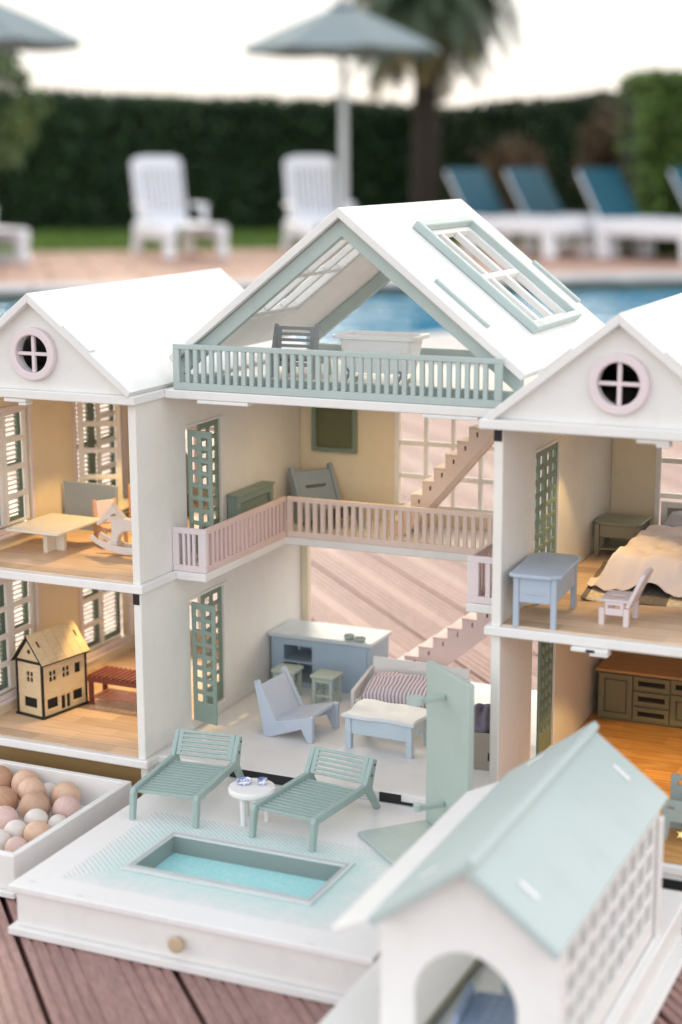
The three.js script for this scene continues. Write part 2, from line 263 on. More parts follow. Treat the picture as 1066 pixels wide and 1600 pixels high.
hedge('bright green clipped hedge at the right edge behind the blue loungers', 2.31, 3.6, 13.9, 0.8, 1.36, 1.34, [0.09, 0.16, 0.03], 7500, 203, 0.1);
function shrub(label, l, d, rx, ry, rz, cy, col, n, seed, size = 0.07) {
  const p = bgp(l, d), t = thing('shrub', label, 'shrub', p.x, G, p.z, YAW), r = rng(seed), spots = [], st = [];
  for (let i = 0; i < 9; i++) { const a = r() * 6.28; st.push(bar([0.05 * Math.cos(a), 0, 0.05 * Math.sin(a)], [rx * 0.7 * (r() - 0.5) * 2, cy + ry * (r() - 0.2), rz * (r() - 0.5)], 0.02, 0.02)); }
  obj('stem', st, std({ color: rgb(0.08, 0.05, 0.03), roughness: 1 }), t);
  for (let i = 0; i < n; i++) { const a = r() * 6.28, b = Math.acos(2 * r() - 1), k = Math.pow(r(), 0.4) * (0.8 + 0.35 * Math.sin(a * 3 + seed) * Math.sin(b * 4)); spots.push(V(rx * k * Math.sin(b) * Math.cos(a), Math.max(0.02, cy + ry * k * Math.cos(b)), rz * k * Math.sin(b) * Math.sin(a))); }
  leaves('foliage', t, spots, col, size, seed + 1); return t;
}
shrub('brownish dry shrub growing above the dark hedge beside the bright green hedge', 2.42, 15.3, 0.34, 0.5, 0.3, 0.76, [0.095, 0.065, 0.034], 3600, 301, 0.065);
shrub('low pinkish brown bush between palm trunk and dry shrub', 1.62, 15.7, 0.36, 0.28, 0.3, 0.72, [0.12, 0.075, 0.04], 900, 302, 0.06);
{ // leafy tree reaching in from the left edge
  const p = bgp(-3.1, 14.4), t = thing('leafy_tree', 'pale green leafy tree reaching in at the left edge before the hedge', 'tree', p.x, G, p.z, YAW), r = rng(41), spots = [], limbs = [];
  obj('trunk', mv(new THREE.CylinderGeometry(0.05, 0.09, 1.5, 10, 3), 0, 0.75, 0), std({ color: rgb(0.09, 0.07, 0.05), roughness: 1 }), t);
  for (const [x, y, z, s] of [[0.42, 1.05, 0.1, 0.17], [0.52, 1.22, 0, 0.15], [0.3, 0.85, 0.1, 0.16], [0.34, 1.5, 0.1, 0.13], [0.46, 1.42, 0.1, 0.1], [0.1, 1.5, 0, 0.25], [-0.2, 1.2, 0, 0.3], [0.36, 1.62, 0, 0.08]]) { limbs.push(bar([0, Math.min(1.4, y - 0.3), 0], [x, y, z], 0.02, 0.02)); const n = Math.round(2600 * s * s * 4); for (let i = 0; i < n; i++) { const a = r() * 6.28, b = Math.acos(2 * r() - 1), k = s * Math.pow(r(), 0.45); spots.push(V(x + k * Math.sin(b) * Math.cos(a), y + k * Math.cos(b), z + k * Math.sin(b) * Math.sin(a))); } }
  obj('limb', limbs, std({ color: rgb(0.09, 0.07, 0.05), roughness: 1 }), t);
  leaves('crown', t, spots, [0.13, 0.2, 0.075], 0.07, 44);
}
{ // palm
  const p = bgp(0.83, 16.5), t = thing('palm_tree', 'thick trunked palm with drooping fronds behind the umbrella', 'palm tree', p.x, G, p.z, YAW), r = rng(9);
  const prof = []; for (let i = 0; i <= 22; i++) { const y = i / 22 * 2.3; prof.push(new THREE.Vector2(0.148 - 0.035 * Math.min(1, y / 1.2) + 0.012 * (i % 2) + (y > 2.0 ? 0.05 : 0), y)); }
  const lg = new THREE.LatheGeometry(prof, 20); const q = lg.attributes.position; for (let i = 0; i < q.count; i++) { const k = 1 + 0.12 * (n64(q.getX(i) * 90, q.getY(i) * 40 + q.getZ(i) * 60) - 0.5); q.setX(i, q.getX(i) * k); q.setZ(i, q.getZ(i) * k); } lg.computeVertexNormals();
  obj('trunk', lg, std({ color: rgb(0.035, 0.025, 0.02), roughness: 1 }), t);
  const fm = new THREE.MeshPhysicalMaterial({ color: rgb(0.035, 0.06, 0.024), roughness: 0.55, side: THREE.DoubleSide }), fo = new THREE.MeshPhysicalMaterial({ color: rgb(0.16, 0.12, 0.035), roughness: 0.6, side: THREE.DoubleSide });
  for (let k = 0; k < 84; k++) {
    const az = k * 2.4 + r() * 0.5, lift = 1.25 - 1.75 * (k / 90) + (r() - 0.5) * 0.25, L = 0.95 + r() * 0.35, pts = []; let x = 0.06, y = 2.3, e = lift; const steps = 12;
    for (let i = 0; i <= steps; i++) { pts.push([x, y]); x += Math.cos(e) * L / steps; y += Math.sin(e) * L / steps; e -= (0.12 + 0.05 * (k % 3)) * (1 + i / steps); if (e < -1.2) e = -1.2; }
    const tri = []; const put = (a, b, c) => tri.push(...a, ...b, ...c);
    for (let i = 0; i < steps; i++) { const [x0, y0] = pts[i], [x1, y1] = pts[i + 1]; put([x0, y0, -0.006], [x1, y1, -0.005], [x1, y1, 0.005]); put([x0, y0, -0.006], [x1, y1, 0.005], [x0, y0, 0.006]); if (i > 1) for (const s of [-1, 1]) for (let h = 0; h < 2; h++) { const f = h / 2, bx = x0 + (x1 - x0) * f, by = y0 + (y1 - y0) * f, ll = 0.27 * Math.sin(Math.PI * Math.min(1, (i + f) / steps * 0.86 + 0.14)) + 0.03, dx = (x1 - x0) * steps / L, dy = (y1 - y0) * steps / L; const tx = bx + dx * ll * 0.6, ty = by + dy * ll * 0.6 - ll * (0.2 + 0.3 * r()), tz = s * ll * 0.75; put([bx, by, s * 0.004], [bx + dx * 0.048, by + dy * 0.048, s * 0.004], [tx, ty, tz]); } }
    const g = new THREE.BufferGeometry(); g.setAttribute('position', new THREE.Float32BufferAttribute(tri, 3)); g.computeVertexNormals();
    obj('frond', mv(g, 0, 0, 0, 0, az, 0), k > 68 ? fo : fm, t);
  }
}

// ------------------------------------------------------------------ umbrellas
function umbrella(label, l, d) {
  const p = bgp(l, d), t = thing('parasol', label, 'umbrella', p.x, G, p.z, YAW, 'grey green parasols by the pool'), rim = 1.63, apex = 1.985, rad = 0.83, tri = [], rad2 = [];
  const cloth = std({ color: rgb(0.25, 0.3, 0.305), roughness: 0.9, bumpMap: weave, bumpScale: 0.0006, side: THREE.DoubleSide });
  const P = (k, f, sag = 0) => { const a = k * Math.PI / 4; return [rad * f * Math.cos(a), apex - (apex - rim) * (0.85 * f + 0.15 * f * f) - sag, rad * f * Math.sin(a)]; };
  const q = (a, b, c, e) => tri.push(...a, ...b, ...c, ...a, ...c, ...e);
  for (let k = 0; k < 8; k++) for (let i = 0; i < 6; i++) for (let j = 0; j < 4; j++) { const f0 = 0.1 + 0.9 * i / 6, f1 = 0.1 + 0.9 * (i + 1) / 6, m = (f, u) => { const A = P(k, f), Bq = P(k + 1, f), s = 0.035 * f * 4 * u * (1 - u); return [A[0] + (Bq[0] - A[0]) * u, A[1] - s * 0.5, A[2] + (Bq[2] - A[2]) * u]; }; q(m(f0, j / 4), m(f1, j / 4), m(f1, (j + 1) / 4), m(f0, (j + 1) / 4)); if (i === 5) { const a = m(1, j / 4), b = m(1, (j + 1) / 4); q(a, [a[0], a[1] - 0.018, a[2]], [b[0], b[1] - 0.018, b[2]], b); } }
  const g = new THREE.BufferGeometry(); g.setAttribute('position', new THREE.Float32BufferAttribute(tri, 3)); g.computeVertexNormals();
  const can = obj('canopy', g, cloth, t); can.rotation.y = 0.25;
  const tc = []; for (let k = 0; k < 8; k++) { const a = k * Math.PI / 4, b = a + Math.PI / 4; tc.push(0, apex + 0.035, 0, 0.13 * Math.cos(a), apex - 0.025, 0.13 * Math.sin(a), 0.13 * Math.cos(b), apex - 0.025, 0.13 * Math.sin(b)); }
  const g2 = new THREE.BufferGeometry(); g2.setAttribute('position', new THREE.Float32BufferAttribute(tc, 3)); g2.computeVertexNormals(); obj('vent', g2, cloth, can);
  const metal = std({ color: rgb(0.55, 0.58, 0.58), roughness: 0.45 });
  obj('pole', mv(new THREE.CylinderGeometry(0.03, 0.034, 1.95, 16), 0, 0.975, 0), metal, t);
  for (let k = 0; k < 8; k++) { const a = P(k, 0.98), b = P(k, 0.1); a[1] -= 0.012; b[1] -= 0.012; obj('rib', bar(b, a, 0.012, 0.012), metal, can); }
  obj('base', [mv(new THREE.CylinderGeometry(0.24, 0.27, 0.06, 24), 0, 0.03, 0), mv(new THREE.CylinderGeometry(0.045, 0.05, 0.2, 16), 0, 0.15, 0)], std({ color: rgb(0.4, 0.4, 0.4), roughness: 0.9 }), t);
  obj('finial', mv(new THREE.SphereGeometry(0.025, 12, 8), 0, apex + 0.05, 0), metal, t);
  return t;
}
const umb1 = umbrella('grey green parasol open in front of the palm, centre', 0.035, 14);
copyOf(umb1, 'parasol', 'grey green parasol cut off by the top left corner', ...bgp(-2.71, 13).toArray(), YAW + 0.3);

// ------------------------------------------------------------------ poolside loungers
function whiteLounger(label) {
  const t = thing('pool_lounger', label, 'sun lounger', 0, 0, 0, 0, 'white plastic loungers left of the parasol'), m = std({ color: rgb(0.8, 0.82, 0.87), roughness: 0.4 });
  const W = 0.42; // local: back of seat at z = 0, feet towards +z
  const s = new THREE.Shape(); s.moveTo(-W / 2, 0); s.lineTo(-W / 2 - 0.005, 0.5); s.quadraticCurveTo(-W / 2 + 0.005, 0.545, -W / 4, 0.555); s.lineTo(W / 4, 0.555); s.quadraticCurveTo(W / 2 - 0.005, 0.545, W / 2 + 0.005, 0.5); s.lineTo(W / 2, 0); s.closePath();
  const holes = []; for (let i = 0; i < 9; i++) { const x = (i - 4) * 0.047; holes.push(rect(x - 0.008, x + 0.008, 0.08, 0.46)); }
  obj('backrest', mv(plate('Z', -0.02, 0.02, s, holes, 0.008, 10), 0, 0.26, 0, -0.3), m, t);
  for (let i = 0; i < 12; i++) obj('seat_slat', B(-W / 2, W / 2, 0.245, 0.265, 0.02 + i * 0.075, 0.02 + i * 0.075 + 0.062, 0.006), m, t);
  for (const x of [-1, 1]) {
    obj('side_rail', B(x * W / 2 - 0.035, x * W / 2 + 0.035, 0.14, 0.265, -0.05, 0.95, 0.02), m, t);
    for (const z of [0.0, 0.86]) obj('leg', bar([x * (W / 2), 0.16, z], [x * (W / 2 + 0.015), 0, z + (z ? 0.03 : -0.03)], 0.07, 0.1, 0.02, V(0, 0, 1)), m, t);
    obj('armrest', [B(x * (W / 2 + 0.03) - 0.028, x * (W / 2 + 0.03) + 0.028, 0.385, 0.415, 0.06, 0.42, 0.012), B(x * (W / 2 + 0.03) - 0.02, x * (W / 2 + 0.03) + 0.02, 0.27, 0.39, 0.33, 0.4, 0.012)], m, t);
  }
  return t;
}
const wl = whiteLounger('white plastic lounger with upright back, left of the two beside each other');
wl.position.copy(bgp(-1.46, 14.0)); wl.rotation.y = YAW + 0.4;
copyOf(wl, 'pool_lounger', 'white plastic lounger with upright back just left of the parasol pole', ...bgp(-0.22, 14.15).toArray(), YAW + 0.22);
copyOf(wl, 'pool_lounger', 'white plastic lounger showing only its foot end at the left edge', ...bgp(-3.12, 13.3).toArray(), YAW + 0.7);
function blueLounger(label) {
  const t = thing('sling_lounger', label, 'sun lounger', 0, 0, 0, 0, 'loungers with blue slings right of the palm'), m = std({ color: rgb(0.8, 0.81, 0.84), roughness: 0.4 }), b = std({ color: rgb(0.004, 0.08, 0.12), roughness: 0.6, bumpMap: weave, bumpScale: 0.0006 });
  const W = 0.42; const tilt = -0.62;
  obj('back_sling', mv(box(W + 0.006, 0.46, 0.012, 0, 0.24, 0.016, 0.004), 0, 0.29, 0, tilt), b, t);
  obj('back_frame', [-1, 1].map(x => mv(box(0.025, 0.47, 0.03, x * (W / 2 - 0.01), 0.235, 0, 0.008), 0, 0.28, 0, tilt)), m, t);
  obj('seat_sling', B(-W / 2 + 0.03, W / 2 - 0.03, 0.285, 0.297, 0.02, 0.98, 0.004), b, t);
  for (const x of [-1, 1]) { obj('side_rail', B(x * W / 2 - 0.03, x * W / 2 + 0.03, 0.18, 0.31, -0.06, 1.02, 0.015), m, t); for (const z of [0.02, 0.9]) obj('leg', bar([x * W / 2, 0.2, z], [x * W / 2, 0, z + 0.03], 0.06, 0.12, 0.015, V(0, 0, 1)), m, t); }
  obj('foot_rail', [B(-W / 2, W / 2, 0.18, 0.31, 0.985, 1.03, 0.012), B(-W / 2, W / 2, 0.09, 0.12, 0.9, 0.93, 0.01)], m, t);
  return t;
}
const bl0 = blueLounger('blue sling lounger nearest the palm, leftmost of the blue ones');
bl0.position.copy(bgp(1.2, 13.9)); bl0.rotation.y = YAW + 0.68;
copyOf(bl0, 'sling_lounger', 'blue sling lounger second from the palm', ...bgp(1.69, 13.95).toArray(), YAW + 0.68);
copyOf(bl0, 'sling_lounger', 'blue sling lounger before the bright green hedge, third from the palm', ...bgp(2.18, 13.2).toArray(), YAW + 0.62);
copyOf(bl0, 'sling_lounger', 'blue sling lounger cut off by the right edge of the picture', ...bgp(2.9, 13.2).toArray(), YAW + 0.62);

// ------------------------------------------------------------------ the toy house
const H1 = 0.219, H2 = 0.4455, TH = 0.0105, WT = 0.0103, HB = -0.44; // floor heights, slab and wall thickness, inner back face
const house = thing('dollhouse', 'large white three storey wooden dollhouse with two gabled wings and open glazed attic', 'dollhouse');
const LX = [-0.2683, 0], RX = [0.439, 0.7073];
const PITCH = Math.atan2(0.622, 0.783);
function slab(label, x0, x1, y, z0, z1, wood) {
  const s = obj('floor', B(x0, x1, y - TH, y, z0, z1, 0.0015), M.white, house);
  if (wood) obj('floor_board', B(wood[0], wood[1], y, y + 0.0014, wood[2], wood[3], 0.0003), wood[4] || M.floorWood, s);
  return s;
}
for (const [i, X] of [LX, RX].entries()) {
  const e0 = X[0] - 0.006, e1 = X[1] + 0.006, a = X[0] + WT + 0.0005, b = X[1] - WT - 0.0005;
  slab('', e0, e1, 0, -0.452, i ? 0.052 : 0.006, [a, b, HB + 0.0005, i ? 0.046 : -0.003, i ? M.kitchenWood : M.floorWood]);
  // the middle floor keeps its lip outside the wall only in front of the balcony
  const yy = H1, pts = i ? [[e0, -0.0745], [X[0], -0.0745], [X[0], -0.452], [e1, -0.452], [e1, 0.006], [e0, 0.006]] : [[e0, -0.452], [X[1], -0.452], [X[1], -0.0745], [e1, -0.0745], [e1, 0.006], [e0, 0.006]];
  const s1 = obj('floor', plate('Y', yy - TH, yy, pts, [], 0.0012), M.white, house);
  obj('floor_board', B(a, b, yy, yy + 0.0014, HB + 0.0005, -0.003, 0.0003), M.floorWood, s1);
  const p2 = i ? [[e0, -0.0745], [X[0], -0.0745], [X[0], -0.452], [e1, -0.452], [e1, 0.015], [e0 - 0.006, 0.015], [e0 - 0.006, -0.0745]] : [[e0, -0.452], [X[1], -0.452], [X[1], -0.0745], [e1, -0.0745], [e1, 0.012], [e0, 0.012]];
  obj('floor', plate('Y', H2 - TH, H2, p2, [], 0.0012), M.white, house);
}
obj('floor', B(0.0005, 0.4385, -TH, 0, -0.448, -0.02, 0.0012), M.white, house);
const BX = 0.047, BZ = -0.30, BXR = 0.383, BFZ = -0.0755;
obj('balcony_floor', plate('Y', H1 - TH, H1, [[0.0004, -0.451], [0.4386, -0.451], [0.4386, BFZ], [BXR, BFZ], [BXR, BZ], [BX, BZ], [BX, BFZ], [0.0004, BFZ]], [], 0.0012), M.white, house);
const attic = obj('floor', plate('Y', H2 - TH, H2, [[0.0004, -0.451], [0.4386, -0.451], [0.4386, -0.0745], [0.4325, -0.0745], [0.4325, -0.0585], [0.0066, -0.0585], [0.0066, -0.0743], [0.0004, -0.0743]], [], 0.0012), M.white, house);
for (const [x0, x1] of [[0.05, 0.117], [0.335, 0.40]]) obj('floor_lip', B(x0, x1, H2 - TH - 0.004, H2 - TH - 0.0002, -0.09, -0.0575, 0.0006), M.white, attic);
// walls -------------------------------------------------------
const DOOR = [[-0.2085, -0.117], [0.014, 0.171]];
const storeys = [[0, H1 - TH], [H1, H2 - TH]];
const WZ = [[-0.156, -0.045], [-0.387, -0.265]], WY = [0.026, 0.178];
const GX = 0.0385;
for (const [f, [y0, y1]] of storeys.entries()) {
  const doorHole = rect(DOOR[0][0], DOOR[0][1], y0 + DOOR[1][0], y0 + DOOR[1][1]);
  obj('wall', plate('X', -WT, 0, rect(-0.4502, -0.0002, y0, y1), [doorHole], 0.0009), M.wallHall, house);
  obj('wall', plate('X', RX[0], RX[0] + WT, rect(-0.4502, -0.0002, y0, y1), [doorHole], 0.0009), M.wallHall, house);
  obj('wall', plate('X', LX[0], LX[0] + WT, rect(-0.4502, -0.0002, y0, y1), WZ.map(z => rect(z[0], z[1], y0 + WY[0], y0 + WY[1])), 0.0009), M.wallWing, house);
  obj('wall', plate('X', RX[1] - WT, RX[1], rect(-0.4502, -0.0002, y0, y1), WZ.map(z => rect(z[0], z[1], y0 + WY[0], y0 + WY[1])), 0.0009), M.wallWing, house);
  const back = (x0, x1, holes) => obj('wall', plate('Z', -0.4502, HB, rect(x0, x1, y0, y1), holes, 0.0007), M.wallWing, house);
  const win = (a, b) => rect(a, b, y0 + 0.027, y0 + 0.183);
  const grid = (a, b, n) => { // window of small panes in a back wall
    const w = sub('window', house), step = (b - a) / n;
    obj('window_frame', plate('Z', HB + 0.0002, HB + 0.0022, rect(a - 0.005, b + 0.005, y0 + 0.022, y0 + 0.188), [rect(a + 0.002, b - 0.002, y0 + 0.029, y0 + 0.181)], 0.0004), M.white, w);
    for (let i = 1; i < n; i++) obj('glazing_bar', B(a + i * step - 0.0027, a + i * step + 0.0027, y0 + 0.0275, y0 + 0.1825, -0.4485, -0.4415, 0.0006), M.white, w);
    for (const y of [0.0665, 0.1125, 0.1585]) obj('glazing_bar', B(a + 0.0005, b - 0.0005, y0 + y - 0.0033, y0 + y + 0.0033, -0.4475, -0.4425, 0.0006), M.white, w);
  };
  back(LX[0] + WT + 0.0002, -WT - 0.0002, [win(-0.203, -0.0655)]); grid(-0.203, -0.0655, 4);
  if (f) { back(RX[0] + WT + 0.0002, RX[1] - WT - 0.0002, [win(0.513, 0.645)]); grid(0.513, 0.645, 3); back(0.0003, 0.4387, [win(0.15, 0.4265)]); grid(0.15, 0.4265, 7); }
  else { back(RX[0] + WT + 0.0002, RX[1] - WT - 0.0002, []); back(0.0003, 0.0112, []); obj('wall', B(0.0114, 0.4386, y1 - 0.012, y1, -0.4502, HB, 0.0006), M.white, house); }
  // casement windows with louvred shutters
  for (const [wi, [z0, z1]] of WZ.entries()) for (const s of [-1, 1]) {
    const xo = s < 0 ? LX[0] : RX[1], xi = s < 0 ? LX[0] + WT : RX[1] - WT, a = y0 + WY[0], b = y0 + WY[1], w = sub('window', house), zm = (z0 + z1) / 2;
    const X = (p, q) => s < 0 ? [xi + p, xi + q] : [xi - q, xi - p];
    obj('window_frame', [plate('X', ...X(0.0002, 0.0026), rect(z0 - 0.006, z1 + 0.006, a - 0.006, b + 0.006), [rect(z0 + 0.001, z1 - 0.001, a + 0.001, b - 0.001)], 0.0005)], M.pinkLight, w);
    obj('window_sill', B(...X(0.0004, 0.007), a - 0.0105, a - 0.0063, z0 - 0.008, z1 + 0.008, 0.0006), M.pinkLight, w);
    for (const h of [0, 1]) {
      const q0 = h ? zm + 0.0006 : z0 + 0.0012, q1 = h ? z1 - 0.0012 : zm - 0.0006, holes = [], n = 4, hh = (b - a - 0.004) / n;
      for (let i = 0; i < n; i++) holes.push(rect(q0 + 0.0075, q1 - 0.0075, a + 0.002 + i * hh + 0.0035, a + 0.002 + (i + 1) * hh - 0.0035));
      const g = plate('X', -0.002, 0.002, rect(q0, q1, a + 0.002, b - 0.002), holes, 0.0005);
      const open = wi === 1 && h === 0 && f === 0 || wi === 1 && h === 1 && f === 1; // one sash stands open into the room
      if (open) { const hz = h ? q1 : q0; g.translate(0, 0, -hz); mv(g, xi - s * 0.004, 0, hz, 0, s * (h ? 1 : -1) * 1.15); } else g.translate(xi + s * 0.004, 0, 0);
      obj('sash', g, M.white, w);
      const sh = sub('shutter', house), sx = xo + s * 0.004, p0 = q0 - 0.001, p1 = q1 + 0.001;
      obj('shutter_frame', plate('X', sx - 0.0022, sx + 0.0022, rect(p0, p1, a - 0.001, b + 0.001), [rect(p0 + 0.009, p1 - 0.009, a + 0.009, (a + b) / 2 - 0.004), rect(p0 + 0.009, p1 - 0.009, (a + b) / 2 + 0.004, b - 0.009)], 0.0005), M.olive, sh);
      for (const [u0, u1] of [[a + 0.009, (a + b) / 2 - 0.004], [(a + b) / 2 + 0.004, b - 0.009]]) for (let i = 0; i < 10; i++) obj('slat', mv(box(0.0052, 0.0009, p1 - p0 - 0.018, 0, 0, 0, 0.0002), sx, u0 + (i + 0.5) * (u1 - u0) / 10, (p0 + p1) / 2, 0, 0, -s * 0.75), M.white, sh);  // white slats hold the glint of outside light in their colour
    }
  }
  // lattice shutters in the doorways between rooms
  for (const [k, x] of [-0.0055, RX[0] + WT - 0.0045].entries()) {
    const lat = (w, cols, rows) => { const hs = [], m = 0.0055, cw = (w - m) / cols, yb = 0.026, ch = (0.155 - yb - 0.003) / rows; for (let c = 0; c < cols; c++) for (let r = 0; r < rows; r++) hs.push(rect(m + c * cw, (c + 1) * cw, yb + r * ch, yb + (r + 1) * ch - 0.0052)); return plate('X', -0.0017, 0.0017, rect(0, w, 0, 0.155), hs, 0.0004); };
    const y = y0 + DOOR[1][0] + 0.001;
    if (k === 0) {
      obj('lattice_shutter', lat(0.050, 2, 8).translate(x, y, -0.2078), M.olive, house);
      obj('lattice_shutter', mv(lat(0.039, 2, 8).translate(0.0017, 0, 0), 0.0012, y - 0.001, -0.1185, 0, 1.32), M.oliveLit, house);  // open leaf in a paler olive copy, its lit tone put into the colour
    } else if (f) { obj('lattice_shutter', lat(0.045, 2, 8).translate(x, y, -0.2078), M.olive, house); obj('lattice_shutter', lat(0.0445, 2, 8).translate(x, y, -0.1622), M.olive, house); }
    else { obj('lattice_shutter', lat(0.05, 3, 9).translate(x, y, -0.2078), M.olive, house); obj('lattice_shutter', mv(lat(0.04, 2, 9), x - 0.006, y, -0.118, 0, -2.0), M.olive, house); }
    const fr = [rect(-0.2085, -0.117, y0 + 0.171, y0 + 0.1735)];
    obj('door_head', B(k ? RX[0] + WT + 0.0002 : 0.0002, k ? RX[0] + WT + 0.0022 : 0.0022, y0 + 0.1712, y0 + 0.1745, -0.2125, -0.1135, 0.0005), M.white, house);
  }
}
// catches
obj('magnet_catch', B(-0.0101, -0.0018, 0.194, 0.2078, -0.004, 0.0012, 0.0004), M.black, house);
obj('magnet_catch', B(RX[0] + 0.0003, RX[0] + 0.0092, H2 - TH - 0.0145, H2 - TH - 0.0005, -0.004, 0.0012, 0.0004), M.black, house);
for (const [x0, x1, y, blk] of [[0.531, 0.571, H1 - TH, 1], [0.594, 0.628, H2 - TH, 0], [-0.176, -0.145, H2 - TH, 0]]) { const c = obj('catch_plate', [B(x0, x1, y - 0.005, y - 0.0003, -0.006, 0.0105, 0.001), B(x0 + 0.02, x1, y - 0.0085, y - 0.0052, -0.006, 0.0095, 0.001)], M.white, house); if (blk) obj('magnet', B(0.5475, 0.557, y - 0.0042, y - 0.0012, 0.0095, 0.0112, 0.0003), M.black, c); }
// gables and roofs of the wings -------------------------------
for (const X of [LX, RX]) {
  const cx = (X[0] + X[1]) / 2 + (X === RX ? 0.0005 : 0.0), RY = 0.5605, hw = 0.138, dy = hw * Math.tan(PITCH), t = 0.0088, tv = t / Math.cos(PITCH);
  const ringY = 0.4885, hole = new THREE.Path(); hole.absarc(cx, ringY, 0.0225, 0, Math.PI * 2, true);
  for (const z of [[-0.006, 0.0015], [-0.452, -0.4445]]) { const s = shapeOf([[X[0], H2], [X[1], H2], [cx, RY - tv + 0.0005]]); obj('gable', plate('Z', z[0], z[1], s, z[0] > -0.1 ? [hole] : [], 0.0004, 48), M.white, house); }
  for (const s of [-1, 1]) {
    const rf = obj('roof', plate('Z', -0.465, 0.0145, [[cx, RY], [cx + s * hw, RY - dy], [cx + s * (hw - t * Math.sin(PITCH)), RY - dy - t * Math.cos(PITCH)], [cx, RY - tv]], [], 0.0008), M.white, house);
    obj('roof_tab', mv(box(0.046, 0.0024, 0.014, s * 0.083, 0.0012, 0.0075, 0.0006), cx, RY, 0, 0, 0, -s * PITCH), M.white, rf);
    obj('roof_tab', mv(box(0.046, 0.0024, 0.014, s * 0.083, 0.0012, -0.456, 0.0006), cx, RY, 0, 0, 0, -s * PITCH), M.white, rf);
  }
  const rw = sub('round_window', house), ro = new THREE.Shape(); ro.absarc(cx, ringY, 0.0315, 0, Math.PI * 2, false);
  const hi = new THREE.Path(); hi.absarc(cx, ringY, 0.0222, 0, Math.PI * 2, true);
  obj('window_ring', plate('Z', 0.0017, 0.0105, ro, [hi], 0.0012, 48), M.pinkLight, rw);
  obj('glazing_bar', B(cx - 0.0023, cx + 0.0023, ringY - 0.0221, ringY + 0.0221, 0.0012, 0.0058, 0.0006), M.pinkLight, rw);
  obj('glazing_bar', B(cx - 0.0221, cx + 0.0221, ringY - 0.0021, ringY + 0.0021, 0.0018, 0.0052, 0.0006), M.pinkLight, rw);
}
// the central roof ---------------------------------------------
{
  const ax = 0.2285, ay = 0.66, t = 0.009, L = 0.284, z0 = -0.464, z1 = -0.068;
  for (const s of [-1, 1]) {
    const S = s > 0 ? [0.053, 0.228, -0.378, -0.215] : [0.05, 0.21, -0.293, -0.152];
    const place = g => mv(g, ax, ay, 0, 0, 0, -s * PITCH);
    const sx = (a, b) => s > 0 ? [a, b] : [-b, -a];
    const rf = obj('roof', place(plate('Y', -t, 0, rect(...sx(0, L), z0 + (s < 0 ? 0.0005 : 0), z1 - (s < 0 ? 0.0006 : 0)), [rect(...sx(S[0], S[1]), S[2], S[3])], 0.0008)), M.white, house);
    const sk = sub('skylight', house), o = 0.0095;
    obj('skylight_frame', place(plate('Y', 0.0002, 0.0105, rect(...sx(S[0] - o, S[1] + o), S[2] - o, S[3] + o), [rect(...sx(S[0] + 0.0005, S[1] - 0.0005), S[2] + 0.0005, S[3] - 0.0005)], 0.0012)), M.sage, sk);
    const lx = (a, b, y0, y1, c, d) => place(B(...sx(a, b), y0, y1, c, d, 0.0006)), mid = (S[0] + S[1]) / 2, w = (S[3] - S[2]) / 3;
    obj('glazing_frame', place(plate('Y', -0.0075, 0.0015, rect(...sx(S[0] + 0.0007, S[1] - 0.0007), S[2] + 0.0007, S[3] - 0.0007), [rect(...sx(S[0] + 0.008, S[1] - 0.008), S[2] + 0.009, S[3] - 0.009)], 0.0006)), M.white, sk);
    for (let i = 1; i < 3; i++) obj('glazing_bar', lx(S[0] + 0.0082, S[1] - 0.0082, -0.007, 0.001, S[2] + i * w - 0.0045, S[2] + i * w + 0.0045), M.white, sk);
    obj('glazing_bar', lx(mid - 0.004, mid + 0.004, -0.006, 0.0025, S[2] + 0.0092, S[3] - 0.0092), M.white, sk);
    for (const z of [-0.105, -0.458]) obj('roof_tab', lx(0.131, 0.212, 0.0002, 0.0042, z - 0.0038, z + 0.0038), M.sage, rf);
  }
  for (const [a, b] of [[-0.09, -0.0785], [-0.456, -0.4455]]) {
    const tv = t / Math.cos(PITCH) + 0.0006, k = Math.tan(PITCH), yE = ay - tv - 0.2195 * k;
    obj('gable_frame', plate('Z', a, b, [[ax - 0.2195, H2 + 0.0005], [ax + 0.2135, H2 + 0.0005], [ax + 0.2135, ay - tv - 0.2135 * k], [ax, ay - tv], [ax - 0.2195, yE]], [[[ax - (0.627 - H2 - 0.0165) / k, H2 + 0.0165], [ax, 0.627], [ax + (0.627 - H2 - 0.0165) / k, H2 + 0.0165]]], 0.0008), M.sage, house);
  }
}
// railings -------------------------------------------------------
function railing(a, b, y, h, mat, n, endA = 0.0085, endB = 0.0085, tr = 0.006, br = 0.009) {
  const r = sub('railing', house), A = V(a[0], 0, a[1]), Bq = V(b[0], 0, b[1]), L = A.distanceTo(Bq), ry = Math.atan2(-(Bq.z - A.z), Bq.x - A.x);
  const put = g => mv(g, A.x, y, A.z, 0, ry), t = 0.0052;
  obj('top_rail', put(B(0, L, h - tr, h, -t / 2, t / 2, 0.0006)), mat, r); obj('bottom_rail', put(B(0, L, 0.0003, br, -t / 2, t / 2, 0.0006)), mat, r);
  if (endA) obj('end_post', put(B(0, endA, br, h - tr, -t / 2, t / 2, 0.0004)), mat, r); if (endB) obj('end_post', put(B(L - endB, L, br, h - tr, -t / 2, t / 2, 0.0004)), mat, r);
  const p = (L - endA - endB) / n, w = p * 0.51;
  const g = merge(put(B(-w / 2, w / 2, br, h - tr, -t / 2 + 0.0003, t / 2 - 0.0003, 0.0004)));
  for (let i = 1; i < n; i++) { const m = new THREE.Mesh(g, mat); m.name = 'baluster'; m.castShadow = m.receiveShadow = true; const k = endA + i * p; m.position.set(Math.cos(ry) * k, 0, -Math.sin(ry) * k); r.add(m); }
  return r;
}
